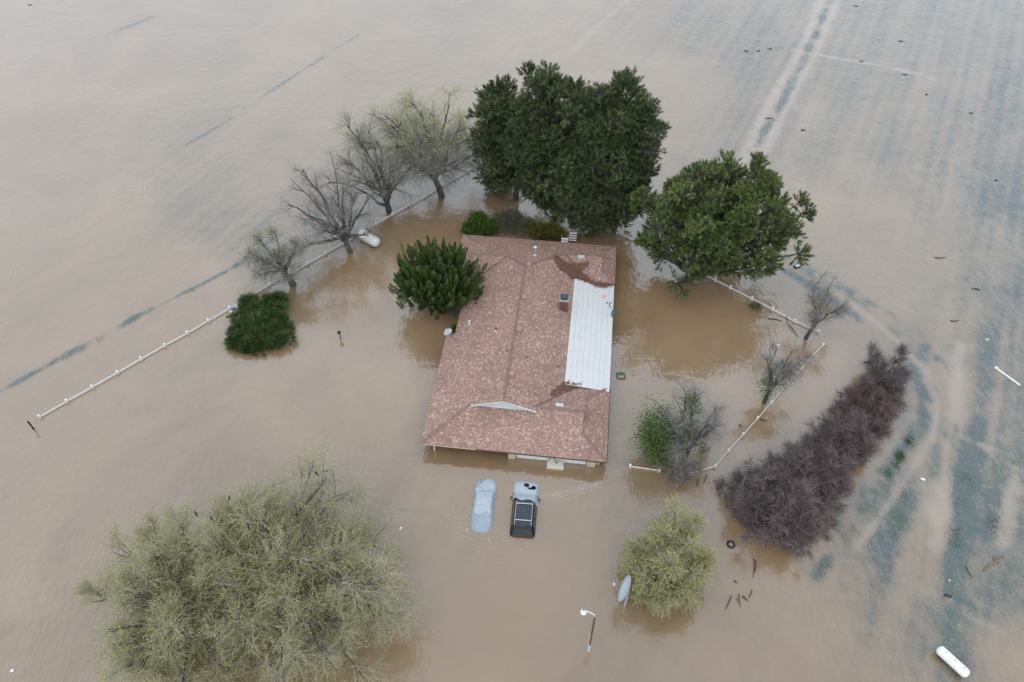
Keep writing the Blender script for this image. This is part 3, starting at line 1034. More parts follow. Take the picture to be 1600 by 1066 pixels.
# satellite dishes
def dish(name, loc, r, aim, mat, mast, label, back=None):
    root = empty(name, loc)
    tag(root, label, 'satellite dish')
    aim = Vector(aim).normalized()
    q = aim.to_track_quat('Z', 'Y')
    mb = MB()
    n, R_ = 20, 4
    for side in (0, 0.02):
        o0 = len(mb.v)
        mb.v.append(tuple(q @ Vector((0, 0, side))))
        for k in range(1, R_ + 1):
            for a in range(n):
                rr = r * k / R_
                an = 2 * math.pi * a / n
                mb.v.append(tuple(q @ Vector((rr * math.cos(an), rr * math.sin(an) * 0.92, 0.22 * r * (k / R_) ** 2 + side))))
        for a in range(n):
            mb.f.append((o0, o0 + 1 + a, o0 + 1 + (a + 1) % n))
            for k in range(R_ - 1):
                b0 = o0 + 1 + k * n
                mb.f.append((b0 + a, b0 + n + a, b0 + n + (a + 1) % n, b0 + (a + 1) % n))
    m1 = len(mb.v) // 2
    for a in range(n):
        i0 = 1 + (R_ - 1) * n
        mb.f.append((i0 + a, i0 + (a + 1) % n, m1 + i0 + (a + 1) % n, m1 + i0 + a))
    d = mb.build('reflector', mat, root, True)
    hub = Vector((0, 0, mast))
    d.location = hub + aim * 0.12
    MB().tube([(0, 0, -0.1), (0, 0, mast * 0.7), hub], 0.035 if r < .5 else 0.07, 8).build('mast', M['pale_metal'], root)
    arm0 = hub + aim * 0.1 + q @ Vector((0, -r * 0.9, 0.2 * r))
    arm1 = hub + aim * r * 1.1 + q @ Vector((0, -r * 0.15, 0))
    MB().tube([hub + aim * .02, arm0, arm1], 0.018, 6).build('feed_arm', M['pale_metal'], root)
    MB().box(arm1, (0.12, 0.12, 0.14)).build('feed_horn', M['white_trim'], root)
    return root


pj = hw(0.35, 11.3, Z0 + 0.12)
dish('satellite_dish', pj, 0.42, (-0.35, 0.10, 0.9), M['dish_grey'], 0.55, 'pale grey satellite dish on the left eave of the shingle roof')
pr = hw(14.45, 15.6, pz(14.45))
dish('satellite_dish', pr, 0.36, (0.5, 0.15, -0.25), M['slate_blue'], 0.45, 'dark blue satellite dish at the right edge of the white patio roof')
pb = at(976, 947)
rb = dish('satellite_dish', pb, 0.95, (-0.86, 0.28, 0.35), M['dish_grey'], 2.5, 'large white satellite dish on a pole beside the round green willow')
rb['category'] = 'satellite dish'
# coiled hose hooked on the patio roof edge
o = MB().tube([hw(14.5 - 0.25 * math.sin(t), 17.0 + 0.35 * math.cos(t), pz(14.4) + .05) for t in np.linspace(0.1, 3.0, 9)], 0.03, 6).build('hose', M['black'])
tag(o, 'short curved dark hose at the edge of the white patio roof above the dish', 'hose')


# ------------------------------------------------------------------ fences
def fence(pix, label, z_top=0.34, rail_z=0.13, group='white rail fences around the yard', name='rail_fence', posts=None):
    P = [at(a, b, rail_z) for a, b in pix]
    root = empty(name, (P[0].x, P[0].y, 0))
    tag(root, label, 'fence', group)
    o0 = Vector((P[0].x, P[0].y, 0))
    pm = cm = None
    for i, p in enumerate(P):
        q = p - o0
        dd = (P[min(i + 1, len(P) - 1)] - P[max(i - 1, 0)])
        rz = math.atan2(dd.y, dd.x)
        if pm is None:
            mb = MB().box((0, 0, (-1.1 + z_top) / 2), (0.15, 0.15, z_top + 1.1))
            po = mb.build('post', M['white_rail'], root)
            pm = po.data
            ca = MB().box((0, 0, z_top + .015), (0.185, 0.185, 0.03)).box((0, 0, z_top + .065), (0.175, 0.175, 0.07), 0, 0.1).build('post_cap', M['white_rail'], po)
            cm = ca.data
        else:
            po = bpy.data.objects.new('post', pm)
            C.objects.link(po)
            po.parent = root
            ca = bpy.data.objects.new('post_cap', cm)
            C.objects.link(ca)
            ca.parent = po
        po.location = (q.x, q.y, random.uniform(-.02, .02))
        po.rotation_euler = (random.uniform(-.045, .045), random.uniform(-.045, .045), rz)
        if i < len(P) - 1:
            d = P[i + 1] - p
            ln = math.hypot(d.x, d.y)
            zj = random.uniform(-.012, .012)
            for rz_, rh in ((rail_z, 0.14), (rail_z - 0.5, 0.14)):
                r_ = MB().box((0, 0, 0), (ln - 0.16, 0.055, rh)).build('rail', M['white_rail'], root)
                r_.location = (q.x + d.x / 2, q.y + d.y / 2, rz_ + zj)
                r_.rotation_euler = (0, 0, math.atan2(d.y, d.x))
                bevel(r_, .012, 1)
    return root


fence([(62, 651.4), (104.4, 627.3), (144.5, 604.8), (184, 582.3), (220.7, 560.9), (257.5, 539.9), (292.8, 520.7), (325.8, 501.2), (359.2, 482),
       (390.8, 464), (421, 445), (451.5, 429), (480.3, 412.2), (508.8, 395.7), (536.5, 380), (563, 364.5), (587.6, 349.7), (613, 335.5), (638.4, 321.3), (664.5, 307),
       (690, 292), (711, 280), (731, 268), (751.6, 256), (772.7, 258.5), (796, 262)], 'long white rail fence under the four bare willows on the left')
fence([(972, 366), (993, 376), (1014, 386), (1034.9, 395.7), (1052, 404), (1074, 415.5), (1096, 427), (1117.6, 437.8), (1141.3, 449.6), (1174.7, 466.7), (1207, 483.4), (1241.5, 501.8), (1278.8, 518.4)],
      'white rail fence running behind the broad pine to the small leaning tree')
fence([(1285.6, 539.7), (1265.4, 561), (1245.7, 584), (1226, 605.8), (1204.9, 630), (1183.2, 654.5), (1160.7, 679.8), (1137.9, 705), (1117.6, 729), (1076.8, 740.3)],
      'white rail fence between the yard and the purple brown shrub row')
fence([(984.8, 729), (1030.4, 735.3)], 'short single span of white rail fence near the front right house corner')
a, b = at(1556, 576, 0), at(1593, 602.6, 0)
r_ = empty('floating_rail', a)
tag(r_, 'white fence rail floating alone in the drowned field at the right edge', 'rail')
d = b - a
q = MB().box((0, 0, 0.05), (d.length, 0.16, 0.12)).build('rail', M['white_rail'], r_)
q.location = d / 2
q.rotation_euler = (0, 0, math.atan2(d.y, d.x))
bevel(q, .02)
q2 = MB().box((0, 0, 0.07), (0.24, 0.22, 0.18)).build('end_cap', M['white_rail'], r_)
q2.rotation_euler = q.rotation_euler


# ------------------------------------------------------------------ tanks
def tank(a, b, r, label, ups=1, sink=0.35):
    root = empty('propane_tank', ((a + b) / 2))
    tag(root, label, 'tank')
    d = (b - a)
    ln = d.length
    x = d.normalized()
    pr_ = []
    rr = []
    n = 8
    for k in range(n + 1):
        t = k / n * math.pi / 2
        pr_.append(-ln / 2 + r * 0.8 * (1 - math.sin(t)))
        rr.append(r * math.sin(t) if k else 0.0)
    pr_, rr = [], []
    for k in range(n + 1):
        t = k / n * math.pi / 2
        pr_.append(-ln / 2 + r * 0.75 * (1 - math.cos(t)))
        rr.append(max(0.02, r * math.sin(t)))
    pr2 = [-p for p in reversed(pr_)]
    body = MB().tube([x * p for p in pr_ + pr2], rr + list(reversed(rr)), 24).build('tank_body', M['white_tank'], root, True)
    body.location.z = r * (1 - sink) - 0.02
    for t in (-0.22, 0.22):
        s_ = MB().tube([x * (ln * t - .02), x * (ln * t + .02)], r * 1.012, 24, True).build('weld_band', M['white_tank'], root)
        s_.location.z = body.location.z
    z = body.location.z + r
    y = Vector((-x.y, x.x, 0))
    for t, h_ in ((0.02, .05), (-0.28, .03), (0.30, .03)):
        p = x * ln * t
        o_ = MB().tube([p + Vector((0, 0, z - .05)), p + Vector((0, 0, z + h_))], 0.06, 10).build('valve', M['pale_metal'], root)
    for t in (-0.3, 0.3):
        p = x * ln * t
        MB().box(p + Vector((0, 0, body.location.z - r * .9)) - y * r * 0.2, (0.12, r * 1.2, r * .6), math.atan2(x.y, x.x)).build('leg', M['wood_dark'], root)
    return root


tank(at(562.5, 368, .3), at(592, 384.5, .3), 0.52, 'rounded white propane tank floating beside the left rail fence')
tank(at(1463, 1014, .3), at(1511, 1058, .3), 0.34, 'slim white tank floating in the drowned field at the bottom right')


# ------------------------------------------------------------------ vehicles
def grid_mesh(name, fz, x0, x1, y0, y1, nx, ny, keep=None, xf=None):
    xs, ys = np.linspace(x0, x1, nx), np.linspace(y0, y1, ny)
    V_, F_ = [], []
    for i, x in enumerate(xs):
        for j, y in enumerate(ys):
            X_, Y_ = xf(x, y) if xf else (x, y)
            V_.append((X_, Y_, fz(x, y)))
    for i in range(nx - 1):
        for j in range(ny - 1):
            xc, yc = (xs[i] + xs[i + 1]) / 2, (ys[j] + ys[j + 1]) / 2
            if keep is None or keep(xc, yc):
                F_.append((i * ny + j, (i + 1) * ny + j, (i + 1) * ny + j + 1, i * ny + j + 1))
    me = bpy.data.meshes.new(name)
    me.from_pydata(V_, [], F_)
    me.update()
    return me


def interp(x, pts):
    return float(np.interp(x, [p[0] for p in pts], [p[1] for p in pts]))


folds = np.random.default_rng(3).uniform(0, 6.28, 40)


def fold(x, y, amp=0.03):
    s_ = 0
    for k in range(7):
        a = folds[k]
        f = 2.5 + k * 1.3
        s_ += abs(math.sin((x * math.cos(a) + y * math.sin(a)) * f + folds[k + 8])) / (1 + k * 0.5)
    return (s_ - 1.6) * amp


# covered sedan
car = empty('covered_sedan', (*at(755.5, 786, 0.2)[:2], 0), math.radians(-4.5))
tag(car, 'sedan wholly wrapped in a blue grey cloth cover, left of the black vehicle', 'car')
roofline = [(-2.5, -0.30), (-2.4, -0.05), (-2.2, 0.13), (-1.8, 0.24), (-1.3, 0.33), (-0.7, 0.42), (0.0, 0.46), (0.5, 0.43), (0.9, 0.30), (1.3, 0.17), (1.9, 0.08), (2.25, -0.03), (2.5, -0.30)]
halfw = [(-2.5, 0.50), (-2.4, 0.72), (-2.2, 0.90), (-1.8, 1.02), (-1.4, 1.04), (-0.5, 0.95), (0.6, 0.92), (1.2, 0.96), (1.7, 0.95), (2.2, 0.82), (2.5, 0.55)]


def sedan_xf(x, y):
    return x * interp(y, halfw), y


def sedan_z(x, y):
    h_ = interp(y, roofline)
    e = abs(x)
    cab = interp(y, [(-2.4, .45), (-1.5, .55), (-0.8, .5), (0.6, .5), (1.3, .75), (2.3, .6)])
    drop = max(0, (e - cab) / (1 - cab)) ** 2.0 * (h_ + 0.42)
    nose = 0.10 * max(0, -x) * max(0, y - 1.0)
    return h_ - drop + fold(x, y, 0.045) - nose


me = grid_mesh('car_cover', sedan_z, -1, 1, -2.5, 2.5, 61, 121, None, sedan_xf)
cc = link_mesh('car_cover', me, M['cloth_blue'], car, True)
# the flap of lighter cloth folded over the hood
me = grid_mesh('cover_flap', lambda x, y: sedan_z(x, y) + 0.035 + fold(y, x, 0.02), -0.95, 0.98, 0.95, 2.45, 40, 34,
               lambda x, y: x > -0.95 + (y - 0.95) * 0.75 and y < 2.40 - 0.32 * (x + 0.1), sedan_xf)
link_mesh('cover_flap', me, M['cloth'], car, True)
# lighter dry cloth over the roof; the tail stays wet and darker
me = grid_mesh('dry_cloth', lambda x, y: sedan_z(x, y) + 0.012, -0.80, 0.80, -1.2, 1.25, 40, 60,
               lambda x, y: abs(x) < 0.72 + 0.05 * math.sin(7 * y) and -1.0 + 0.14 * math.sin(6 * x) < y < 1.2, sedan_xf)
link_mesh('dry_cloth', me, M['cloth'], car, True)
for sx in (-1, 1):
    MB().box((sx * 0.86, 0.72, 0.03), (0.16, 0.16, 0.12)).build('mirror', M['cloth_blue'], car)

# black SUV with a sheet over its hood and windscreen
suv = empty('black_suv', (*at(819.5, 793, 0.3)[:2], 0), math.radians(-5))
tag(suv, 'black sport utility vehicle with roof rack and a torn pale sheet over its hood', 'car')


def loft(sections):
    mb = MB()
    n = len(sections[0][1])
    for y, pr_ in sections:
        mb.v += [(x, y, z) for x, z in pr_]
    for i in range(len(sections) - 1):
        for k in range(n - 1):
            a = i * n + k
            mb.f.append((a, a + 1, a + n + 1, a + n))
    mb.f.append(tuple(range(n)))
    mb.f.append(tuple((len(sections) - 1) * n + k for k in reversed(range(n))))
    return mb


def sec(w_low, z_belt, w_top, z_top):
    return [(-w_low * .97, -0.6), (-w_low, -0.25), (-w_low, z_belt - .06), (-w_low + .05, z_belt), (-w_top - .04, z_top - .06), (-w_top + .06, z_top),
            (0, z_top + .02), (w_top - .06, z_top), (w_top + .04, z_top - .06), (w_low - .05, z_belt), (w_low, z_belt - .06), (w_low, -0.25), (w_low * .97, -0.6)]


body = loft([(-2.36, sec(0.80, 0.02, 0.70, 0.10)), (-2.30, sec(0.90, 0.12, 0.74, 0.20)), (-2.05, sec(0.94, 0.20, 0.66, 0.62)), (-1.85, sec(0.95, 0.20, 0.66, 0.78)),
             (-0.8, sec(0.95, 0.19, 0.68, 0.82)), (0.25, sec(0.95, 0.17, 0.67, 0.80)), (0.50, sec(0.95, 0.16, 0.66, 0.70)), (1.15, sec(0.94, 0.14, 0.72, 0.20)),
             (1.3, sec(0.94, 0.10, 0.80, 0.15)), (2.1, sec(0.90, 0.04, 0.72, 0.10)), (2.35, sec(0.78, -0.05, 0.60, -0.02))]).build('body', M['car_black'], suv, True)
pan = MB()
for k in range(7):
    pan.box((-0.48 + k * 0.16, -0.80, 0.845 + 0.004 * (k % 2)), (0.135, 1.95, 0.018))
roof_p = pan.build('roof_panel', M['car_roof'], suv)
MB().box((0, 0.22, 0.835), (0.95, 0.34, 0.02)).build('sunroof', M['car_glass'], suv)
for sx in (-1, 1):
    MB().tube([(sx * .60, -1.8, 0.80), (sx * .61, -1.7, 0.88), (sx * .62, 0.2, 0.88), (sx * .61, 0.3, 0.81)], 0.022, 8).build('roof_rail', M['pale_metal'], suv)
    w_ = MB().add([(sx * .935, -1.75, .20), (sx * .935, .55, .18), (sx * .745, .28, .70), (sx * .745, -1.7, .70)], [(0, 1, 2, 3) if sx > 0 else (3, 2, 1, 0)])
    w_.build('side_window', M['car_glass'], suv)
    for y in (-1.05, -0.2):
        MB().add([(sx * .94, y, .20), (sx * .94, y + .08, .20), (sx * .752, y + .08, .70), (sx * .752, y, .70)], [(0, 1, 2, 3) if sx > 0 else (3, 2, 1, 0)]).build('pillar', M['car_black'], suv)
    m_ = MB().box((sx * 1.06, 0.85, 0.17), (0.2, 0.12, 0.14), 0, 0.85).build('mirror', M['car_black'], suv, False)
    bevel(m_, .03)
    MB().box((sx * 0.78, -2.335, 0.02), (0.16, 0.05, 0.2)).build('tail_light', M['rust'], suv)
for y in (-1.45, -0.05):
    MB().tube([(-.62, y, .90), (-.5, y + .02, .935), (.5, y + .02, .935), (.62, y, .90)], 0.027, 8).build('rack_bar', M['rack'], suv)
MB().add([(-.66, -2.20, .30), (.66, -2.20, .30), (.60, -2.03, .66), (-.60, -2.03, .66)], [(0, 1, 2, 3)]).build('rear_window', M['car_glass'], suv)
MB().box((0, -1.97, .80), (1.2, .2, .035)).build('spoiler', M['car_black'], suv)


def suv_z(x, y):
    h_ = interp(y, [(0.2, 0.83), (0.5, 0.74), (1.15, 0.24), (1.3, 0.20), (2.1, 0.15), (2.4, -0.02), (2.6, -0.3)])
    cab = interp(y, [(0.2, 0.66), (1.15, 0.75), (2.2, 0.75)])
    return h_ + 0.05 - max(0, (abs(x) - cab) / (1.0 - cab)) ** 1.3 * (h_ * 0.9 + 0.15) + fold(x + 3, y, 0.03)


def torn(x, y):
    a = ((x - 0.02) / 0.22) ** 2 + ((y - 2.02) / 0.20) ** 2 < 1 + 0.3 * math.sin(9 * x + 7 * y)
    b_ = ((x - 0.58) / 0.16) ** 2 + ((y - 1.80) / 0.20) ** 2 < 1 + 0.3 * math.sin(8 * y)
    c_ = ((x - 0.30) / 0.16) ** 2 + ((y - 1.72) / 0.10) ** 2 < 1
    ragged = y < 0.34 + 0.10 * math.sin(5 * x) + 0.10 * x * x - 0.12 * x
    return not (a or b_ or c_ or ragged)


me = grid_mesh('windscreen_sheet', suv_z, -1.04, 1.04, 0.2, 2.5, 56, 60, torn)
sh_ = link_mesh('windscreen_sheet', me, M['cloth'], suv, True)
sm = sh_.modifiers.new('thick', 'SOLIDIFY')
sm.thickness = 0.015

# white freezer floating in front of the garage
fz = empty('chest_freezer', at(868, 728, 0.0), math.radians(-6))
tag(fz, 'white freezer floating on its back in front of the garage doors', 'freezer')
b_ = MB().box((0, 0, 0.0), (1.38, 0.66, 0.42)).build('cabinet', M['enamel'], fz)
bevel(b_, .06, 3)
b_ = MB().box((-0.03, 0, 0.25), (1.26, 0.62, 0.07)).build('door', M['enamel'], fz)
bevel(b_, .03, 3)
MB().box((0.05, 0.12, 0.295), (0.20, 0.07, 0.03), 0.15).build('handle', M['black'], fz)
MB().box((0.64, 0, 0.26), (0.05, 0.60, 0.03)).build('trim_strip', M['pale_metal'], fz)


# ------------------------------------------------------------------ small things
def tagbox(name, px, py, size, mat, label, cat, rz=0.0, z=0.0, tilt=(0, 0), taper=1.0, group=None, bw=.02):
    o = MB().box((0, 0, 0), size, 0, taper).build(name, M[mat])
    o.location = at(px, py, z)
    o.rotation_euler = (tilt[0], tilt[1], rz)
    if bw: bevel(o, bw)
    return tag(o, label, cat, group)


# lamp post
p = at(919.5, 1017)
lp = empty('lamp_post', p)
tag(lp, 'tall rust brown yard lamp post with a white shade at the bottom of the photo', 'lamp post')
MB().tube([(0, 0, -1), (0, 0, 1.0)], 0.09, 10).build('post_base', M['white_trim'], lp)
pm_ = MB().tube([(0, 0, 1.0), (0.0, 0, 5.55)], 0.065, 10).build('pole', M['rust'], lp)
for k in range(7):
    MB().box((-0.09, -0.02, 1.15 + k * 0.28), (0.07, 0.03, 0.035)).build('step_peg', M['white_trim'], lp)
MB().tube([(0, 0, 5.5), (-0.04, .04, 5.75), (-0.35, .1, 6.0), (-0.68, .15, 6.08)], 0.035, 8).build('arm', M['white_rail'], lp)
MB().tube([(-0.72, .15, 5.88), (-0.72, .15, 5.94), (-0.72, .15, 6.10), (-0.72, .15, 6.16)], [0.21, 0.20, 0.10, 0.05], 16).build('lamp_shade', M['white_tank'], lp, True)
MB().tube([(-0.72, .15, 6.14), (-0.72, .15, 6.24)], 0.05, 8).build('photocell', M['dark_metal'], lp)

# stake and posts
p = at(532.5, 529.5)
st_ = empty('yard_light', p)
tag(st_, 'thin black yard stake with a dark lamp head in open water left of the house', 'yard light')
MB().tube([(0, 0, -.8), (-.02, 0, 0.75)], 0.045, 8).build('stake', M['black'], st_)
MB().tube([(-.02, 0, .72), (-.02, 0, .80), (-.02, 0, .95), (-.02, 0, 1.05)], [0.08, 0.17, 0.14, 0.04], 8).build('lamp_head', M['black'], st_)
p = at(53, 671)
o = MB().tube([(0, 0, -.8), (0.0, 0, 1.1), (0, 0, 1.16)], [0.07, 0.07, 0.03], 10).build('short_post', M['black'])
o.location = p
tag(o, 'short black post past the far left end of the long white fence', 'post')
p = at(1204, 570)
pl_ = empty('fixture_pole', p)
tag(pl_, 'dark pole with a small white and grey fixture among bare branches by the right fence', 'pole')
MB().tube([(0, 0, -1), (0.0, 0, 2.3)], 0.05, 8).build('pole', M['wood_dark'], pl_)
MB().box((0, 0, 2.42), (0.30, 0.26, 0.24), 0.3, 0.7).build('housing', M['dish_grey'], pl_)
MB().tube([(0.02, 0, 2.54), (0.02, 0, 2.62), (0.02, 0, 2.70)], [0.11, 0.12, 0.04], 10).build('globe', M['white_tank'], pl_)
# tyre
p = at(1142, 851)
ty = MB()
for i in range(24):
    a = 2 * math.pi * i / 24
    for k in range(8):
        t = 2 * math.pi * k / 8
        rr = 0.25 + 0.085 * math.cos(t)
        ty.v.append((rr * math.cos(a), rr * math.sin(a), 0.085 * math.sin(t)))
for i in range(24):
    for k in range(8):
        ty.f.append((i * 8 + k, i * 8 + (k + 1) % 8, ((i + 1) % 24) * 8 + (k + 1) % 8, ((i + 1) % 24) * 8 + k))
o = ty.build('tyre', M['black'], None, True)
o.location = p + Vector((0, 0, .02))
tag(o, 'black tyre floating flat below the purple brown shrub row', 'tyre')
# green and black chair frame floating right of the house
p = at(970, 588, 0)
ch_ = empty('garden_chair', p)
tag(ch_, 'upturned green and black garden chair half sunk right of the house', 'chair')
MB().tube([(-.36, .05, .06), (-.34, -.22, .08), (-.15, -.34, .1), (.2, -.34, .1), (.36, -.22, .08), (.38, .05, .06)], 0.04, 8).build('frame', M['black'], ch_)
for k in range(5):
    MB().box((-.30 + k * .15, .30, .08), (.09, .22, .03), .1 * (k % 2)).build('slat', M['green_plastic'], ch_)
MB().box((0, .18, .06), (.78, .05, .04)).build('seat_rail', M['green_plastic'], ch_)
# white seats behind the house
for (px, py, n_, nm, lb, w_) in ((882.5, 374.5, 2, 'lawn_chair', 'white slatted lawn chair just behind the back eave, nearer the yellow shrub', .34),
                           (895, 373, 4, 'step_ladder', 'white step ladder with four treads behind the back eave of the house', .36)):
    p = at(px, py, 0.6)
    rt = empty(nm, (p.x, p.y, 0), math.radians(-7))
    tag(rt, lb, 'chair' if n_ == 2 else 'ladder')
    for sx in (-1, 1):
        MB().tube([(sx * w_, -.25, -1), (sx * w_, .12, .6 + .25 * n_)], 0.02, 6).build('leg', M['pale_metal'], rt)
    for k in range(n_):
        MB().box((0, -.05 + .05 * k, .42 + .27 * k), (w_ * 2, .26 if n_ == 2 else .15, .04)).build('slat' if n_ == 2 else 'tread', M['white_tank'], rt)

# things half sunk in the big willow's edge
p = at(630, 794, 0)
wc = empty('wire_crate', p, 0.1)
tag(wc, 'pale wire crate barely above water near the big willow', 'crate')
for k in range(6):
    MB().tube([(-.3 + k * .11, -.12, .05), (-.3 + k * .11, .12, .05)], 0.013, 4).build('wire', M['pale_metal'], wc)
for y in (-.12, 0, .12):
    MB().tube([(-.32, y, .06), (.30, y, .06)], 0.016, 4).build('frame_bar', M['pale_metal'], wc)
tagbox('plastic_jug', 626, 826, (.16, .30, .16), 'white_tank', 'white plastic jug floating at the right edge of the big willow', 'jug', -.4, .03, (0, 0), .7, bw=.03)
tagbox('foam_block', 19, 1048, (.20, .16, .10), 'white_tank', 'tiny white foam block floating in the bottom left corner', 'foam block', .4, .03)
tagbox('foam_block', 1442, 749, (.34, .15, .12), 'white_tank', 'white foam block floating in the drowned crop right of the shrub row', 'foam block', -.5, .05)
tagbox('boulder', 1543, 531, (.42, .34, .28), 'pale_metal', 'pale grey rock poking out of the field at the far right', 'rock', .3, .05, (0.2, .1), .55, bw=.08)
bx = empty('crate', at(1245, 417, 0), .5)
tag(bx, 'small dark box with pale inside floating right of the broad pine', 'crate')
MB().box((0, 0, .05), (.62, .42, .14)).build('crate_base', M['black'], bx)
MB().box((.04, 0, .135), (.44, .26, .03)).build('lining', M['white_trim'], bx)
tagbox('paper_sheet', 1483.5, 907, (.16, .14, .04), 'pink_board', 'small pale scrap beside the dark log in the lower right field', 'scrap', .2, .03)


def log(name, pts, rads, mat, label, cat, group=None, stubs=()):
    w = [at(a, b, z) for a, b, z in pts]
    mb = MB().tube(w, rads, 8)
    for s_, r_ in stubs:
        mb.tube([at(a, b, z) for a, b, z in s_], r_, 6)
    return tag(mb.build(name, M[mat], None, True), label, cat, group)


log('floating_log', [(1537, 892, .02), (1548, 882, .07), (1560, 875, .08), (1568, 869, .08)], [.07, .10, .10, .07], 'wood_pale', 'forked brown log floating in the field at the right edge', 'log',
    stubs=[([(1557, 877, .08), (1553, 869, .12)], [.06, .03]), ([(1563, 872, .06), (1559, 880, .03)], [.06, .03])])
log('floating_log', [(1476, 929, .04), (1487, 932, .05)], [.09, .08], 'wood_dark', 'short dark log floating above the slim white tank', 'log')
log('tree_stump', [(1494, 1036, .04), (1500, 1035, .08), (1506, 1032, .08)], [.07, .12, .10], 'wood_pale', 'gnarled root stump beside the slim white tank', 'stump',
    stubs=[([(1500, 1035, .1), (1493, 1030, .1)], [.06, .03]), ([(1503, 1034, .1), (1505, 1028, .2)], [.05, .03])])
log('driftwood', [(1509, 885, .03), (1513, 893, .03), (1519, 903, .02)], [.03, .03, .02], 'wood_dark', 'thin dark stick left of the forked brown log', 'stick')
sticks = [([(1178, 873, .25), (1181, 885, .2), (1180, 893, .05)], 'twisted black branch standing out of the water, upper of the two prongs'),
          ([(1181, 876, .3), (1179, 890, .1), (1176, 903, .0)], 'longer black branch trailing below the twisted pair'),
          ([(1147, 907, .05), (1153, 911, .12)], 'little knobbed twig between the round willow and the black branches'),
          ([(1143, 931, .3), (1138, 943, .15), (1133, 954, 0)], 'leaning rusty stick at the left of the small debris cluster'),
          ([(1154, 928, .35), (1155, 938, .2), (1157, 948, 0)], 'upright brown stick in the middle of the small debris cluster'),
          ([(1175, 922, .35), (1173, 929, .2), (1170, 935, 0)], 'short brown stick at the right of the small debris cluster'),
          ([(1160, 931, .1), (1166, 936, .1), (1170, 939, .05)], 'flat branch lying in the small debris cluster'),
          ([(1229, 494, .6), (1230, 502, .3), (1229, 508, 0)], 'dark snag sticking up in front of the back right fence'),
          ([(1232, 506, .15), (1240, 516, .1), (1247, 527, .05)], 'drowned dark branch left of the small leaning tree'),
          ([(1200, 498, .03), (1213, 499, .06), (1222, 502, .03)], 'long thin branch floating along the back right fence'),
          ([(1155, 663, .05), (1158, 667, .15), (1161, 664, .1)], 'tiny twisted twig floating left of the right fence'),
          ([(1188, 655, .03), (1194, 657, .08), (1199, 657, .02)], 'short stick floating against the right fence'),
          ([(1091, 748, .3), (1090, 756, .1), (1089, 760, 0)], 'dark twig standing below the corner of the right fence'),
          ([(1104, 742, .3), (1102, 749, .15), (1099, 757, 0)], 'second dark twig under the corner of the right fence'),
          ([(1107, 700, .05), (1109, 705, .1)], 'speck of dark twig right of the ivy covered tree'),
          ([(1460, 402, .02), (1470, 403, .1), (1478, 402, .02)], 'forked grey branch floating in the open field'),
          ([(1485, 501, .02), (1492, 502, .08), (1499, 500, .02)], 'short grey branch floating left of the pale rock')]
for pts, lb in sticks:
    log('stick', pts, [.045] + [.04] * (len(pts) - 2) + [.018], 'wood_dark', lb, 'stick')
far = [(1338, 10, 'northernmost dark clod by the top edge of the photo'), (1407, 65, 'dark clod in the far field below the top edge'), (1344, 96, 'dark clod on the pale cross path in the far field'),
       (1414, 117, 'largest dark clod at the end of the pale cross path'), (1447, 148, 'low reddish clod past the end of the cross path'), (1201, 185, 'black clod inside the pale double wheel track'),
       (1255, 204, 'thin reddish clod right of the double wheel track'), (1516, 177, 'lone dark clod in the far right field'), (1556, 282, 'flat dark clod near the far right edge'),
       (1164, 80, 'low twig clump left of the double wheel track'), (1184, 80, 'second twig clump nearer the double wheel track'), (1204, 77, 'darkest twig clump beside the double wheel track'),
       (1525, 452, 'small clod in the open field above the pale rock'), (47, 8, 'small rusty stick in the far top left water')]
for i, (a, b, lb) in enumerate(far):
    mb = MB()
    for k in range(5):
        q = Vector((random.uniform(-.2, .2), random.uniform(-.08, .08), random.uniform(0, .05)))
        mb.tube([q, q + Vector((random.uniform(-.4, .4), random.uniform(-.2, .2), random.uniform(.0, .10)))], [.05, .02], 5)
    mb.box((0, 0, .03), (.24, .16, .12), .3, .6)
    o = mb.build('debris_clump', M['wood_dark'])
    o.location = at(a, b)
    tag(o, lb, 'debris', 'dark clods and twig clumps in the far field')

# debris at the reed island
tagbox('white_board', 374, 477.5, (.75, .40, .10), 'white_tank', 'bright white board caught between the long fence and the spiky island', 'board', .45, .08, (.1, .1))
tagbox('bucket', 361, 488, (.34, .34, .26), 'white_trim', 'grey white bucket under the long fence beside the spiky island', 'bucket', .2, .08, (.3, .1), .8)
tagbox('tarp_scrap', 364.5, 483, (.5, .24, .08), 'slate_blue', 'dark blue scrap between fence and bucket', 'scrap', .5, .05)
tagbox('rusty_board', 359, 494, (.75, .20, .08), 'rust', 'rust red board below the grey white bucket', 'board', .2, .05)
tagbox('rusty_board', 370, 489, (.5, .3, .10), 'rust', 'rust red board pushed into the spiky island under the white board', 'board', .9, .1)
tagbox('plastic_bin', 360, 512.5, (.26, .42, .14), 'black', 'narrow black bin nearest the spiky island edge', 'bin', -.5, .05)
tagbox('plastic_bin', 355, 520, (.40, .30, .14), 'slate_blue', 'dark blue bin floating beside the pinkish board', 'bin', .5, .05)
tagbox('pale_board', 357, 526, (.52, .22, .10), 'pink_board', 'pinkish orange board floating left of the spiky island', 'board', .55, .06)
tagbox('plastic_bin', 354.5, 531, (.36, .34, .14), 'black', 'black bin lowest of the floating bins by the spiky island', 'bin', .9, .04)


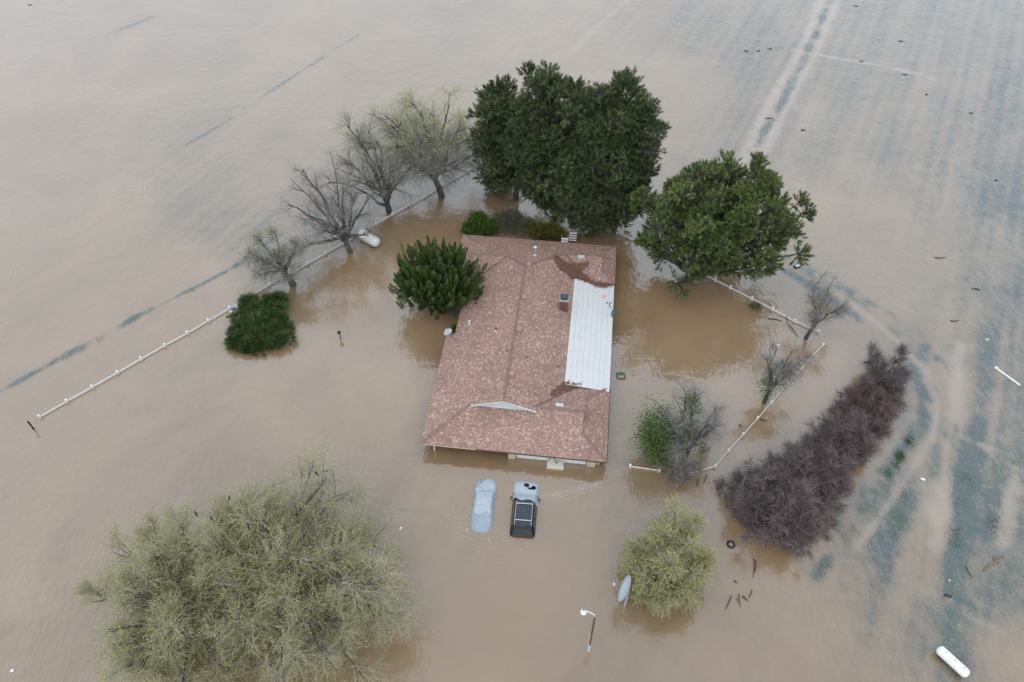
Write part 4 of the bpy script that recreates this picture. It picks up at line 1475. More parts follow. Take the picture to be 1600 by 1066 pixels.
# foam lines
def foam(pp, n, spread, label, seed):
    r = np.random.default_rng(seed)
    mb = MB()
    W_ = [at(a, b) for a, b in pp]
    for _ in range(n):
        k = r.integers(0, len(W_) - 1)
        t = r.uniform()
        c = W_[k].lerp(W_[k + 1], t) + Vector((r.normal() * spread, r.normal() * spread, 0))
        s_ = r.uniform(.008, .030) * (1.8 if r.uniform() < .12 else 1)
        a = r.uniform(0, 3)
        mb.box((c.x, c.y, .012), (s_ * 2.2, s_, .022), a, .6)
    tag(mb.build('foam', M['foam']), label, 'foam', None, 'stuff')


foam([(165, 328), (210, 300), (240, 283), (275, 268)], 170, .9, 'white foam flecks drifting in the open water at the upper left', 1)
foam([(275, 268), (330, 247), (380, 228)], 90, .8, 'sparse foam flecks trailing towards the willows', 5)
foam([(1030, 153), (1080, 154), (1130, 155), (1200, 157)], 110, .5, 'line of foam flecks between the tall pines and the wheel track', 2)
foam([(0, 432), (20, 420), (45, 408)], 30, .5, 'few foam flecks at the left edge of the photo', 3)
foam([(860, 770), (890, 775), (915, 766), (940, 758)], 60, .25, 'foam streak right of the black vehicle', 4)
foam([(715, 790), (722, 800), (735, 840), (770, 845), (800, 845)], 70, .7, 'foam specks around the two parked vehicles', 6)


# ------------------------------------------------------------------ vegetation
def attach(root, name, mat, quads=None, tris=None, kind=None):
    me = np_mesh(name, quads=quads, tris=tris)
    o = link_mesh(name, me, M[mat], root)
    if kind:
        o['kind'] = kind
    return o


M['bark_grey'] = bark('grey_willow_bark', (0.045, 0.040, 0.035), (0.13, 0.118, 0.102))
M['twig_grey'] = bark('grey_willow_twigs', (0.15, 0.142, 0.13), (0.36, 0.345, 0.325))
M['twig_olive'] = bark('olive_willow_twigs', (0.22, 0.20, 0.165), (0.54, 0.515, 0.46))
M['twig_brown'] = bark('purple_brown_twigs', (0.046, 0.034, 0.033), (0.280, 0.228, 0.224))
M['twig_red'] = bark('reddish_twigs', (0.050, 0.033, 0.031), (0.270, 0.195, 0.185))
M['bark_pine'] = bark('pine_bark', (0.035, 0.028, 0.024), (0.11, 0.095, 0.085))
M['leaf_willow'] = leafy('young_willow_leaves', [(0, (0.27, 0.275, 0.075)), (0.5, (0.41, 0.405, 0.13)), (1, (0.56, 0.54, 0.23))], 0.45)
M['leaf_yellow'] = leafy('yellow_green_buds', [(0, (0.34, 0.38, 0.05)), (1, (0.50, 0.53, 0.11))], 0.35)
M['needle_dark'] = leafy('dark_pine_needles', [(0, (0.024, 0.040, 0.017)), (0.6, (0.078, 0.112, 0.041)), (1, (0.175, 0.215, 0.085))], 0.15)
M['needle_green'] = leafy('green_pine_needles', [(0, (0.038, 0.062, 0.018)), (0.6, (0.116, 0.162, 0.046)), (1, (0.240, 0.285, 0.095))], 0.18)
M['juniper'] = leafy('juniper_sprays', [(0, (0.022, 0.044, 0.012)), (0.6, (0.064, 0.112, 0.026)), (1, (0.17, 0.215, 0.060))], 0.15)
M['laurel'] = leafy('bright_green_leaves', [(0, (0.018, 0.048, 0.008)), (0.6, (0.050, 0.110, 0.014)), (1, (0.12, 0.20, 0.030))], 0.25)
M['grey_leaf'] = leafy('grey_green_leaves', [(0, (0.045, 0.052, 0.030)), (1, (0.13, 0.135, 0.085))], 0.2)
M['yellow_leaf'] = leafy('yellow_and_green_leaves', [(0, (0.035, 0.050, 0.014)), (0.75, (0.085, 0.095, 0.02)), (0.9, (0.32, 0.25, 0.02)), (1, (0.42, 0.34, 0.03))], 0.25)
M['ivy'] = leafy('ivy_leaves', [(0, (0.03, 0.058, 0.012)), (1, (0.135, 0.205, 0.045))], 0.25)
M['blade'] = leafy('spiky_leaf_blades', [(0, (0.014, 0.030, 0.010)), (0.5, (0.045, 0.085, 0.022)), (1, (0.19, 0.24, 0.07))], 0.15)
M['grass_tuft'] = leafy('drowned_grass', [(0, (0.03, 0.07, 0.03)), (1, (0.08, 0.17, 0.05))], 0.2)


def shell_targets(n, c, r, zmin=-0.2, k0=0.72, k1=1.0):
    """Even spread of points near an ellipsoid's shell, above zmin of its height."""
    i = np.arange(n) + 0.5
    z = 1 - (1 - zmin) * i / n
    ph = i * 2.39996 + rng.uniform(0, 6.28)
    s = np.sqrt(np.maximum(0, 1 - z * z))
    d = np.stack([np.cos(ph) * s, np.sin(ph) * s, z], 1) + rng.normal(size=(n, 3)) * 0.12
    k = rng.uniform(k0, k1, n)[:, None]
    k[0] = min(k[0, 0], 0.5 * (k0 + k1))
    return np.asarray(c) + d * k * np.asarray(r)


TIPS = []


def bare_tree(name, base, label, cat, center, radii, fork=1.2, trunk_r=0.35, n_limb=9, n_br=12, n_sub=8, n_twig=9, twig=1.2, droop=-0.35,
              leaf=None, leaf_n=3, leaf_top=None, group=None, lean=(0, 0), limb_r=0.14, twig_mat='twig_grey', zmin=-0.05, multi=False, twig_r=0.0075,
              wander=0.12, leaf_size=0.05, bark_mat='bark_grey', k0=0.72, sub_len=0.42, arch=0.45):
    b = Vector((base[0], base[1], 0))
    root = empty(name, b)
    tag(root, label, cat, group)
    fp = np.array([lean[0] * 0.3, lean[1] * 0.3, fork])
    tg = shell_targets(n_limb, center, radii, zmin, k0)
    if multi:
        st = np.stack([rng.normal(size=n_limb) * trunk_r, rng.normal(size=n_limb) * trunk_r, np.full(n_limb, -0.3)], 1)
    else:
        st = fp[None] + rng.normal(size=(n_limb, 3)) * 0.08 * np.array([1, 1, 2.0])
    mid = st + (tg - st) * 0.38
    mid[:, 2] += np.linalg.norm((tg - st)[:, :2], axis=1) * arch * 0.5 + 0.2
    limbs = wobble(bez(st, mid, tg, 9), 0.10 * np.linalg.norm(radii) / 8)
    quads = []
    tq = []
    if not multi:
        tp = np.array([[[0, 0, -0.9], [0, 0, 0.0], [lean[0] * .1, lean[1] * .1, fork * 0.5], fp]])
        v, f, a = tubes(tp, trunk_r * 1.25, trunk_r * 0.95, 10, np.array([0.3]))
        tq.append((v, f, a))
    lr = limb_r * rng.uniform(0.7, 1.2, n_limb)
    tq.append(tubes(limbs, lr, lr * 0.25, 6, rng.uniform(0, 0.6, n_limb)))
    attach(root, 'trunk', bark_mat, quads=tq)
    size = float(np.mean(radii))
    bp, bd, t, _ = spawn(limbs, n_br, 0.18, 1.0, 0.65)
    bl = size * sub_len * (1.25 - 0.75 * t) * rng.uniform(0.6, 1.2, len(t))
    br = grow(bp, bd, bl, 6, wander, (0, 0, 0.12))
    q1 = tubes(br, limb_r * 0.30, limb_r * 0.10, 4, rng.uniform(0.1, 0.7, len(t)))
    sp_, sd2, t2, _ = spawn(br, n_sub, 0.15, 1.0, 0.65)
    sl_ = size * sub_len * 0.48 * (1.2 - 0.6 * t2) * rng.uniform(0.5, 1.2, len(t2))
    sb = grow(sp_, sd2, sl_, 5, wander, (0, 0, droop * 0.4))
    q2 = tubes(sb, twig_r * 2.0, twig_r * 1.2, 3, rng.uniform(0.1, 0.9, len(t2)))
    attach(root, 'branches', bark_mat, quads=[q1], kind='stuff')
    tp_, td, t3, _ = spawn(sb, n_twig, 0.1, 1.0, 0.6)
    tw = grow(tp_, td, twig * rng.uniform(0.5, 1.25, len(t3)), 4, wander * 1.2, (0, 0, droop))
    # keep the drooping tips above the water
    tw[:, :, 2] = np.maximum(tw[:, :, 2], 0.03)
    q3 = tubes(tw, twig_r, twig_r * 0.5, 3, rng.uniform(0.0, 1.0, len(t3)))
    attach(root, 'twigs', twig_mat, quads=[q2, q3], kind='stuff')
    TIPS.append(tw[:, -1] + np.array([b.x, b.y, 0]))
    if leaf:
        lp_, ld, t4, _ = spawn(tw, leaf_n, 0.15, 1.0, 0.8, 0.5)
        va = np.clip(0.5 + rng.normal(size=len(t4)) * 0.25, 0, 1)
        if leaf_top is not None:
            keep = rng.uniform(size=len(t4)) < np.clip((lp_[:, 2] - leaf_top[0]) / (leaf_top[1] - leaf_top[0]), leaf_top[2], 1)
            lp_, ld, va = lp_[keep], ld[keep], va[keep]
        attach(root, 'leaves', leaf, quads=[leaves(lp_, ld, leaf_size * 2.4, leaf_size * 0.6, va)], kind='stuff')
    return root, tw


# four bare willows along the long fence
G = 'bare willows along the left rail fence'
p = at(458, 445)
bare_tree('willow_tree', p, 'smallest bare willow by the left fence, above the spiky island', 'tree', (-1.3, 0.6, 2.9), (3.3, 3.0, 2.8), 1.3, 0.30, 9, 8, 6, 7, 1.0, -0.1,
          'leaf_willow', 2, (2.5, 5.5, 0.25), G, (-1.4, 0), 0.15, zmin=-0.25, leaf_size=.05, twig_r=.010)
p = at(547, 394)
bare_tree('willow_tree', p, 'bare willow beside the rounded white tank', 'tree', (-1.5, 0.8, 4.4), (5.2, 4.6, 5.6), 1.3, 0.26, 12, 8, 6, 6, 1.4, -0.15,
          None, 0, None, G, (-0.8, 0), 0.17, zmin=-0.35)
p = at(608, 331)
bare_tree('willow_tree', p, 'third willow along the left fence with many upright dark limbs', 'tree', (-0.8, 0.8, 5.0), (5.8, 5.0, 5.2), 1.1, 0.30, 14, 8, 6, 7, 1.5, -0.2,
          'leaf_yellow', 1, (4.0, 8, 0.08), G, (-0.3, 0), 0.19, zmin=-0.2)
p = at(690, 307)
bare_tree('willow_tree', p, 'widest willow by the fence corner with yellow green tips beside the tall pines', 'tree', (-1.5, 1.0, 5.9), (7.8, 5.8, 4.7), 2.4, 0.30, 20, 10, 7, 8, 1.7, -0.4,
          'leaf_yellow', 5, (6.6, 9.5, 0.02), G, (-2.0, 0), 0.21, zmin=-0.15)

# big budding willow bottom left (two trees grown together)
p = at(447, 905)
rw, tw_a = bare_tree('willow_tree', p, 'huge budding green willow filling the bottom left, its right hand crown', 'tree', (0.5, -1.8, 3.1), (9.7, 8.2, 4.9), 0.9, 0.4, 38, 11, 7, 7, 1.25, -0.12,
                     'leaf_willow', 8, None, 'budding willows in the lower yard', (0, 0), 0.15, 'twig_olive', -0.25, False, 0.008, 0.14, 0.042, k0=0.45)
p = at(318, 985)
rw2, tw_b = bare_tree('willow_tree', p, 'lower left budding willow touching the huge one', 'tree', (-0.3, 0.4, 2.9), (5.7, 6.5, 4.8), 0.8, 0.35, 26, 10, 8, 8, 1.05, -0.12,
                      'leaf_willow', 7, None, 'budding willows in the lower yard', (0, 0), 0.14, 'twig_olive', -0.25, False, 0.008, 0.14, 0.042)
p = at(1040, 906)
bare_tree('willow_tree', p, 'round budding green willow behind the large white satellite dish', 'tree', (0.1, 0.1, 1.8), (2.95, 3.4, 3.2), 0.5, 0.25, 20, 9, 8, 7, 0.8, -0.25,
          'leaf_willow', 6, None, 'budding willows in the lower yard', (0, 0), 0.11, 'twig_olive', -0.3, False, 0.010, 0.12, 0.050)

# ivy covered tree and its neighbours
p = at(1070, 716)
ri, twi = bare_tree('ivy_tree', p, 'bare many stemmed tree with bright green leaves on its left half, behind the fence gap', 'tree', (-0.2, 0.9, 3.3), (3.9, 2.6, 3.6), 0.6, 0.22, 14, 7, 5, 5, 1.2, 0.05,
                    None, 0, None, None, (0, 0), 0.10, zmin=-0.1, twig_r=.010)
p2 = Vector((p.x, p.y, 0))
nl = 9000
cl = np.concatenate([rng.normal(size=(nl // 2, 3)) * np.array([0.62, 0.7, 1.0]) + np.array([-2.9, 0.2, 3.3]),
                     rng.normal(size=(nl // 4, 3)) * np.array([0.55, 0.6, 0.7]) + np.array([-2.3, 0.0, 1.3]),
                     rng.normal(size=(nl // 5, 3)) * np.array([0.9, 0.8, 1.2]) + np.array([-1.9, 0.6, 2.8]),
                     rng.normal(size=(700, 3)) * np.array([0.35, 0.4, 0.5]) + np.array([0.0, 1.6, 5.0]),
                     rng.normal(size=(900, 3)) * np.array([0.5, 0.5, 1.0]) + np.array([-0.4, 0.4, 2.6]),
                     rng.normal(size=(250, 3)) * np.array([0.25, 0.3, 0.4]) + np.array([1.2, -0.1, 1.3])])
cl = cl[cl[:, 2] > 0.1]
attach(ri, 'leaves', 'ivy', quads=[leaves(cl, rdir(len(cl)), 0.14, 0.05, rng.uniform(0, 1, len(cl)))], kind='stuff')
p = at(1062, 742)
bare_tree('bare_bush', p, 'low bare tan bush sprawling at the gap between the two white fence pieces', 'bush', (0.1, 0.0, 0.5), (1.7, 1.2, 1.1), 0.1, 0.4, 14, 6, 4, 5, 0.55, -0.15,
          None, 0, None, None, (0, 0), 0.03, 'twig_grey', -0.05, True, 0.008)
p = at(1194, 629)
rs, _ = bare_tree('small_tree', p, 'small half bare tree with green leaves on its stem beside the right fence', 'tree', (0.5, 0.9, 3.6), (2.3, 2.0, 3.0), 1.5, 0.16, 7, 6, 6, 7, 0.8, -0.1,
                  None, 0, None, 'small half bare trees near the right fences', (0.2, 0), 0.09, zmin=-0.1, twig_r=.009)
cl = np.concatenate([rng.normal(size=(700, 3)) * np.array([0.5, 0.45, 0.7]) + np.array([-0.2, 0.2, 2.4]), rng.normal(size=(420, 3)) * np.array([0.4, 0.4, 0.4]) + np.array([1.2, 0.4, 3.2]),
                     rng.normal(size=(260, 3)) * np.array([0.2, 0.2, 0.7]) + np.array([0.0, 0.0, 1.5])])
cl = cl[cl[:, 2] > .1]
attach(rs, 'leaves', 'ivy', quads=[leaves(cl, rdir(len(cl)), 0.12, 0.04, rng.uniform(0, 1, len(cl)))], kind='stuff')
p = at(1259, 529)
rs, _ = bare_tree('small_tree', p, 'small tree leaning right over the end of the back right fence', 'tree', (0.7, 0.9, 3.6), (2.4, 2.0, 2.9), 1.6, 0.16, 8, 6, 6, 7, 0.8, 0.0,
                  None, 0, None, 'small half bare trees near the right fences', (0.9, 0), 0.09, zmin=-0.1, twig_r=.009)
cl = rng.normal(size=(900, 3)) * np.array([0.5, 0.5, 0.85]) + np.array([0.25, 0.5, 3.1])
attach(rs, 'leaves', 'leaf_willow', quads=[leaves(cl, rdir(len(cl)), 0.10, 0.035, rng.uniform(0, .6, len(cl)))], kind='stuff')

# the row of purple brown shrubs
G = 'purple brown bare shrubs in a row'
for (px, py, cx, rr, hh, mt, lb, nl_, lr_) in [
        (1376, 606, 0.0, 2.4, 3.0, 'twig_brown', 'open branched dark shrub at the top end of the purple brown row', 12, .07),
        (1348, 652, 0.1, 2.9, 2.7, 'twig_red', 'reddest shrub of the purple brown row, second from its top end', 24, .05),
        (1310, 704, 0.0, 3.2, 2.9, 'twig_brown', 'middle shrub of the purple brown row', 26, .05),
        (1266, 754, 0.0, 3.3, 3.0, 'twig_brown', 'greyish shrub between the middle one and the biggest of the purple brown row', 26, .05),
        (1208, 803, 0.0, 4.2, 3.5, 'twig_brown', 'biggest shrub at the bottom end of the purple brown row', 44, .05)]:
    p = at(px, py)
    dense = px != 1385
    bare_tree('bare_shrub', p, lb, 'shrub', (cx, 0.1, 0.5), (rr, rr, hh), 0.2, 0.45 if dense else 0.25, nl_, 9, 8 if dense else 7, 8 if dense else 6, 0.62, -0.02, None, 0, None, G, (0, 0), lr_,
              mt, 0.0, True, 0.012, 0.16, bark_mat='twig_brown', k0=0.5, arch=0.3)


# pines
def pine(name, base, label, center, radii, height, trunk_r, lobes, puffs, mat, group=None, lean=(0, 0), lobe_r=(0.9, 1.6), zmin=-1.0, nd=46, nlen=0.32, shape=1.0, fork=3.0, low=0.6):
    b = Vector((base[0], base[1], 0))
    root = empty(name, b)
    tag(root, label, 'tree', group)
    c, r = np.asarray(center, float), np.asarray(radii, float)
    lc = shell_targets(lobes, c, r, zmin, 0.55, 0.86)
    lc[:, 2] = np.maximum(lc[:, 2], low + 0.4)
    inner = c + rdir(lobes // 3) * r * rng.uniform(0.1, 0.5, (lobes // 3, 1))
    lc = np.concatenate([lc, inner])
    n = len(lc)
    lr = rng.uniform(*lobe_r, n)
    top = np.array([lean[0], lean[1], height * 0.82])
    tp = wobble(bez(np.array([[0, 0, -1.0]]), np.array([[lean[0] * 0.1, lean[1] * .1, height * 0.4]]), top[None], 10), 0.06)
    tq = [tubes(tp, trunk_r, trunk_r * 0.25, 10, np.array([0.4]))]
    # limbs from the trunk to each lobe
    t = np.clip((lc[:, 2] - 1.0) / height * 0.75, 0.10, 0.92) * rng.uniform(0.7, 1.0, n)
    t = np.maximum(t, fork / height)
    f = t * 9
    i = np.minimum(f.astype(int), 8)
    s0 = tp[0, i] * (1 - (f - i))[:, None] + tp[0, i + 1] * (f - i)[:, None]
    md = (s0 + lc) / 2 + np.array([0, 0, -0.1]) * np.linalg.norm(lc - s0, axis=1)[:, None]
    lim = wobble(bez(s0, md, lc, 6), 0.08)
    tq.append(tubes(lim, trunk_r * 0.26, trunk_r * 0.10, 5, rng.uniform(0.2, 1, n)))
    attach(root, 'trunk', 'bark_pine', quads=tq)
    # puffs of needles around each lobe
    idx = np.repeat(np.arange(n), puffs)
    d = rdir(len(idx))
    out = nrm(lc - c)[idx]
    d = nrm(d + out * 0.55 + np.array([0, 0, 0.35]))
    pc = lc[idx] + d * (lr[idx] * rng.uniform(0.55, 1.05, len(idx)))[:, None]
    ok = pc[:, 2] > low
    idx, d, pc = idx[ok], d[ok], pc[ok]
    m = len(idx)
    st = lc[idx]
    tw = wobble(bez(st, (st + pc) / 2 + np.array([0, 0, -0.12]), pc, 4), 0.03)
    attach(root, 'branches', 'bark_pine', quads=[tubes(tw, 0.030, 0.012, 3, rng.uniform(0.3, 1, m))], kind='stuff')
    j = np.repeat(np.arange(m), nd)
    ax = nrm(d + np.array([0, 0, 0.4]))[j]
    nd_dir = nrm(rdir(len(j)) + ax * 0.75)
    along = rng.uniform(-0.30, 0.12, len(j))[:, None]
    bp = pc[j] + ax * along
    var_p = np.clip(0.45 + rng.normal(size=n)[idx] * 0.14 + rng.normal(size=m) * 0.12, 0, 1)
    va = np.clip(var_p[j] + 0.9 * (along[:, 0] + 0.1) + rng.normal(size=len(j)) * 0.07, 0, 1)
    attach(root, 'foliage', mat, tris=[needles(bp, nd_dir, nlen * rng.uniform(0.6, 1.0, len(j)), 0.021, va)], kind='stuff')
    return root


G = 'tall dark pines behind the house'
pine('pine_tree', at(806, 312), 'leftmost of the tall dark pines, slimmer and lower', (-1.5, 0.0, 7.6), (2.6, 2.7, 7.0), 12.5, 0.32, 70, 42, 'needle_dark', G, low=0.5)
pine('pine_tree', at(868, 342), 'tall dark pine second from the left, its crown the highest', (-1.2, 0.4, 9.0), (3.8, 3.6, 8.6), 15.0, 0.38, 120, 42, 'needle_dark', G, low=0.5)
pine('pine_tree', at(927, 362), 'tall dark pine nearest the back eave, third from the left', (-0.8, -0.3, 8.3), (3.5, 3.3, 9.0), 15.2, 0.42, 125, 42, 'needle_dark', G, low=0.3)
pine('pine_tree', at(960, 355), 'rightmost of the tall dark pines, its side facing the broad pine', (-0.4, -0.5, 8.7), (3.4, 3.6, 9.2), 16.0, 0.38, 125, 42, 'needle_dark', G, low=0.3)
pine('pine_tree', at(1075, 438), 'broad spreading bright green pine on the right with a leaning trunk', (2.0, 0.7, 7.0), (7.9, 6.2, 5.9), 11.5, 0.55, 150, 44, 'needle_green', None, (2.2, 0.6),
     (0.8, 1.5), -0.85, 50, 0.28, low=0.7, fork=2.0)


# juniper by the left wall: upright plumes
def plumes(root, c, r, n, nb, mat, hl=(1.0, 1.9), wdt=0.26, lean=0.45, seg=0.16, zmin=-0.6, low=0.15, inner=0.4):
    lc = shell_targets(n, c, r, zmin, 0.62, 0.95)
    extra = np.asarray(c) + rdir(int(n * inner)) * np.asarray(r) * rng.uniform(0.2, 0.6, (int(n * inner), 1))
    lc = np.concatenate([lc, extra])
    m = len(lc)
    out = nrm(lc - np.asarray(c))
    ax = nrm(out * lean + np.array([0, 0, 1.0]) + rng.normal(size=(m, 3)) * 0.12)
    ln = rng.uniform(*hl, m)
    j = np.repeat(np.arange(m), nb)
    t = rng.uniform(0, 1, len(j))
    rad = wdt * np.sin(np.clip(t * 0.9 + 0.12, 0, 1) * math.pi) ** 0.7 * (1 - t * 0.55)
    side = nrm(np.cross(ax[j], rdir(len(j))))
    bp = lc[j] + ax[j] * (t * ln[j] - ln[j] * 0.4)[:, None] + side * (rad * rng.uniform(0.2, 1, len(j)))[:, None]
    ok = bp[:, 2] > low
    dd = nrm(ax[j] * 1.3 + side + rng.normal(size=(len(j), 3)) * 0.35)
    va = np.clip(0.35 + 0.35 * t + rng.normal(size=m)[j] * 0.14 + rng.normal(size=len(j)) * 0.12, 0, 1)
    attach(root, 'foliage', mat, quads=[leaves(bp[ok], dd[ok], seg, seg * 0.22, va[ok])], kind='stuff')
    return lc


p = at(688, 484)
jr = empty('juniper_tree', p)
tag(jr, 'dense green juniper with upright spiky plumes against the left side of the house', 'tree')
jl = plumes(jr, (-0.1, 0.3, 3.3), (3.9, 3.3, 3.5), 420, 210, 'juniper', (0.9, 1.7), .19, seg=.15, low=.35, zmin=-.5)
st = np.zeros((len(jl), 3)) + rng.normal(size=(len(jl), 3)) * 0.15
st[:, 2] = -0.3
attach(jr, 'trunk', 'bark_pine', quads=[tubes(wobble(bez(st, (st + jl) / 2 + np.array([0, 0, .5]), jl, 6), .05), .05, .012, 4)])


def leaf_bush(name, base, label, blobs, n, mat, size=0.12, twigs=None, cat='bush', group=None, shell=0.55):
    root = empty(name, Vector((base[0], base[1], 0)))
    tag(root, label, cat, group)
    P_, D_, V_, T_ = [], [], [], []
    tot = sum(b[3] * b[4] for b in blobs)
    for (cx, cy, cz, rx, rz) in blobs:
        k = int(n * rx * rz / tot)
        d = rdir(k)
        d[:, 2] = np.abs(d[:, 2]) * 1.0 - 0.25
        d = nrm(d)
        lump = 0.84 + 0.26 * np.sin(d[:, 0] * 6 + cx * 3) * np.sin(d[:, 1] * 7 + cy * 5 + 1) + 0.12 * np.sin(d[:, 2] * 13 + d[:, 0] * 11)
        q = np.array([cx, cy, cz]) + d * np.array([rx, rx, rz]) * (rng.uniform(shell, 1.0, k) * lump)[:, None]
        ok = q[:, 2] > 0.05
        P_.append(q[ok])
        D_.append(nrm(d[ok] + rng.normal(size=(ok.sum(), 3)) * 0.8 + np.array([0, 0, .3])))
        V_.append(np.clip(rng.uniform(0.1, 1, ok.sum()) * 0.5 + 0.5 * lump[ok] - 0.1, 0, 1))
        T_.append(np.array([cx, cy, cz]) + rdir(40) * np.array([rx, rx, rz]) * 0.8)
    attach(root, 'foliage', mat, quads=[leaves(np.concatenate(P_), np.concatenate(D_), size, size * 0.3, np.concatenate(V_))], kind='stuff')
    T_ = np.concatenate(T_)
    T_[:, 2] = np.abs(T_[:, 2])
    st = np.stack([T_[:, 0] * 0.4, T_[:, 1] * 0.4, np.full(len(T_), -0.3)], 1)
    attach(root, 'stems', twigs or 'bark_pine', quads=[tubes(wobble(bez(st, (st + T_) / 2, T_, 5), .04), .025, .01, 3)])
    return root


leaf_bush('laurel_bush', at(750, 366), 'bright green leafy bush behind the back left corner of the roof', [(-0.9, -.2, .8, 1.1, 1.2), (-0.2, .5, 1.3, 1.1, 1.3), (0.5, -.3, 1.0, 1.0, 1.1), (1.2, .1, .8, .9, .9), (0.3, .2, 1.6, .7, .9)], 9500, 'laurel', .17)
leaf_bush('grey_bush', at(798, 365), 'grey green bush in the middle of the hedge behind the back eave', [(-0.9, 0.5, 1.1, 1.4, 1.5), (0.1, 0.6, 1.4, 1.3, 1.5), (1.1, 0.2, 1.0, 1.4, 1.4), (2.1, 0.1, .8, 1.0, 1.1)], 12000, 'grey_leaf', .11, 'twig_grey')
leaf_bush('yellow_bush', at(852, 372), 'dark bush with yellow blossom at the right end of the hedge behind the house', [(-1.0, .1, .9, 1.0, 1.2), (-0.1, -.1, 1.0, 1.0, 1.1), (0.8, .0, .9, 1.0, 1.0), (1.4, -.2, .6, .7, .8)], 8000, 'yellow_leaf', .13)
leaf_bush('dark_conifer', at(783, 296), 'low dark bushy conifer at the foot of the leftmost tall pine', [(-0.5, 0, 1.3, 1.6, 1.7), (0.8, .2, 1.2, 1.5, 1.6)], 10000, 'needle_dark', .16)
leaf_bush('water_weed', at(1180, 480), 'small dark green bush barely above water by the back right fence', [(0, 0, .0, .75, .35)], 900, 'needle_dark', .10)
leaf_bush('spiky_clump', at(712, 516), 'small green clump in the water beside the left wall of the house', [(0, 0, 0.1, .5, .7)], 700, 'laurel', .12)


# the spiky island
def spiky(root, mounds, per, mat):
    P_, D_, V_, L_ = [], [], [], []
    for (x, y, r, h_, n) in mounds:
        a = rng.uniform(0, 6.28, n)
        q = np.sqrt(rng.uniform(0, 1, n))
        cx = x + np.cos(a) * q * r
        cy = y + np.sin(a) * q * r
        cz = h_ * np.sqrt(np.maximum(0, 1 - q * q)) * 0.75 + 0.05
        j = np.repeat(np.arange(n), per)
        d = nrm(np.stack([np.cos(a) * q, np.sin(a) * q, np.full(n, 0.5)], 1))[j]
        d = nrm(d + rng.normal(size=(len(j), 3)) * 0.55)
        d[:, 2] = np.abs(d[:, 2]) * 0.8
        P_.append(np.stack([cx, cy, cz], 1)[j])
        D_.append(d)
        V_.append(np.clip(0.45 + rng.normal(size=n)[j] * .15 + rng.normal(size=len(j)) * .2, 0, 1))
    P_, D_, V_ = np.concatenate(P_), np.concatenate(D_), np.concatenate(V_)
    attach(root, 'leaf_blades', mat, tris=[needles(P_, D_, rng.uniform(0.35, 0.75, len(P_)), 0.022, V_)], kind='stuff')


p = at(405, 513)
ir = empty('spiky_bush', p)
tag(ir, 'dark green mound of long spiky leaves standing like an island below the left fence', 'bush')


def rel(px, py, z=0.3):
    q = at(px, py, z)
    return q.x - p.x, q.y - p.y


ms = []
isl = [(380, 470), (400, 462), (430, 460), (444, 468), (442, 500), (455, 518), (446, 534), (420, 545), (392, 547), (368, 538), (362, 520), (372, 508), (360, 500), (366, 490), (384, 486)]
rr_ = np.random.default_rng(12)
while len(ms) < 85:
    a, b = rr_.uniform(360, 456), rr_.uniform(460, 548)
    if inpoly(a, b, isl):
        x, y = rel(a, b)
        edge = 1.0 if (b > 505 or a > 400) else 0.7
        ms.append((x, y, rr_.uniform(.35, .75), rr_.uniform(.35, 1.15) * edge, 22))
spiky(ir, ms, 26, 'blade')
rt_ = rng.normal(size=(60, 3)) * np.array([1.6, 1.6, 0.1])
rt_ = np.clip(rt_, -1.4, 1.4)
rt_[:, 2] = -0.2
attach(ir, 'stems', 'bark_pine', quads=[tubes(grow(rt_, np.tile([0, 0, 1.0], (60, 1)), .7, 4, .3, (0, 0, 0)), .04, .02, 4)])


# emergent grass in the field
def grass_patch(pix, n, sx, label, seed):
    r = np.random.default_rng(seed)
    P_ = []
    for (a, b, k) in pix:
        q = at(a, b)
        m = int(n * k)
        c = np.stack([q.x + r.normal(size=m) * sx, q.y + r.normal(size=m) * sx * 1.4, np.zeros(m)], 1)
        P_.append(c)
    P_ = np.concatenate(P_)
    d = nrm(r.normal(size=(len(P_), 3)) * 0.6 + np.array([0, 0, 1.0]))
    d[:, 2] = np.abs(d[:, 2])
    me = np_mesh('emergent_grass', tris=[needles(P_ + np.array([0, 0, -.02]), d, r.uniform(.06, .2, len(P_)), .016, r.uniform(0, 1, len(P_)))])
    tag(link_mesh('emergent_grass', me, M['grass_tuft']), label, 'grass', None, 'stuff')


grass_patch([(1419, 690, 1), (1408, 711, 1), (1404, 716, 1), (1400, 728, .6), (1388, 740, .6), (1425, 684, .3), (1378, 757, .3)], 420, .20, 'green grass tufts rising between the shrub row and the curved track', 1)
grass_patch([(1415, 780, .6), (1405, 810, .8), (1398, 830, .4), (1512, 745, .5), (1512, 755, .5), (1503, 785, .4), (1496, 835, 1), (1493, 850, .6), (1548, 820, 1), (1555, 812, .5), (1590, 745, .3)], 260, .30,
            'sparse green crop leaves breaking the surface in the right hand field', 2)
grass_patch([(1333, 828, .8), (1320, 840, .8), (1282, 892, .4), (1350, 800, .3), (1490, 780, .3)], 160, .28, 'thin grass blades along the lower curved track', 3)
grass_patch([(210, 497, .7), (155, 530, .6), (300, 452, .3), (372, 413, .8), (385, 405, .8), (400, 397, .6), (110, 552, .4), (235, 485, .3)], 120, .25, 'dashes of grass in the drowned ditch line behind the long fence', 4)
grass_patch([(1262, 80, 1), (1250, 105, .6), (1222, 160, .8), (1203, 187, .7), (1285, 30, .7), (1275, 52, .7), (1190, 215, .4)], 130, .45, 'grass tufts between the two pale wheel tracks', 5)


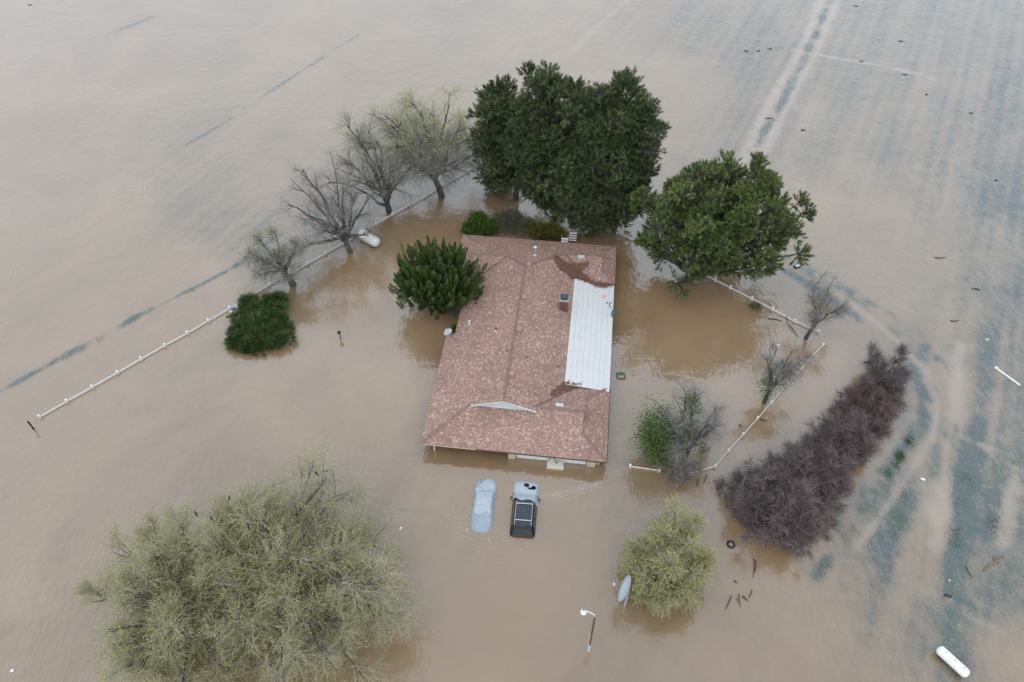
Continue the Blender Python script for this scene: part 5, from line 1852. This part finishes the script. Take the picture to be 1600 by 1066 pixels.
# birds
def bird(loc, rz, label, mat='feather'):
    root = empty('perched_bird', loc, rz)
    root.scale = (0.72, 0.72, 0.72)
    tag(root, label, 'bird', 'black birds perched in the willows')
    mb = MB().tube([(0, -.22, .04), (0, -.12, .08), (0, 0, .12), (0, .10, .17), (0, .16, .23), (0, .21, .24), (0, .25, .235), (0, .30, .22)],
                   [.012, .05, .085, .075, .045, .05, .03, .006], 8)
    mb.add([(-.04, -.12, .09), (.04, -.12, .09), (.06, -.36, .02), (-.06, -.36, .02), (0, -.24, .03)], [(0, 1, 2, 3), (0, 3, 4), (1, 4, 2)])
    mb.build('body', M[mat], root, True)
    for sx in (-1, 1):
        MB().add([(sx * .06, .08, .18), (sx * .10, -.04, .12), (sx * .05, -.26, .06), (sx * .03, -.05, .19)], [(0, 1, 2, 3)]).build('wing', M[mat], root)
        MB().tube([(sx * .03, .02, .06), (sx * .03, .03, -.06)], .008, 4).build('leg', M[mat], root)


ALL_TIPS = np.concatenate(TIPS[:6])
for (px, py, z, lb) in [(493.5, 738.5, 8.0, 'black bird at the top of the huge willow, left one of a close pair'), (507.5, 740, 8.0, 'black bird at the top of the huge willow, right one of a close pair'),
                        (358, 780, 7.2, 'lone black bird in the upper left crown of the huge willow'), (307, 801.5, 5.8, 'leftmost black bird on the outer twigs of the huge willow'),
                        (328, 806, 6.2, 'black bird beside the leftmost one in the huge willow'), (387, 828, 8.0, 'black bird deepest inside the crown of the huge willow'),
                        (559, 205, 10.3, 'black bird on the upper left limbs of the widest fence willow'), (525, 258, 8.4, 'black bird in the crown of the third fence willow'),
                        (620, 200, 9.8, 'black bird in the middle of the widest fence willow')]:
    ray = (at(px, py, 0.0) - cam.location).normalized()
    tips = ALL_TIPS - np.array(cam.location)
    dist = np.linalg.norm(np.cross(tips, np.array(ray)), axis=1) + 0.04 * np.maximum(0, tips @ np.array(ray) - (tips @ np.array(ray)).min())
    spot = ALL_TIPS[np.argmin(dist)]
    bird(Vector(spot) + Vector((0, 0, 0.05)), random.uniform(0, 6.28), lb)
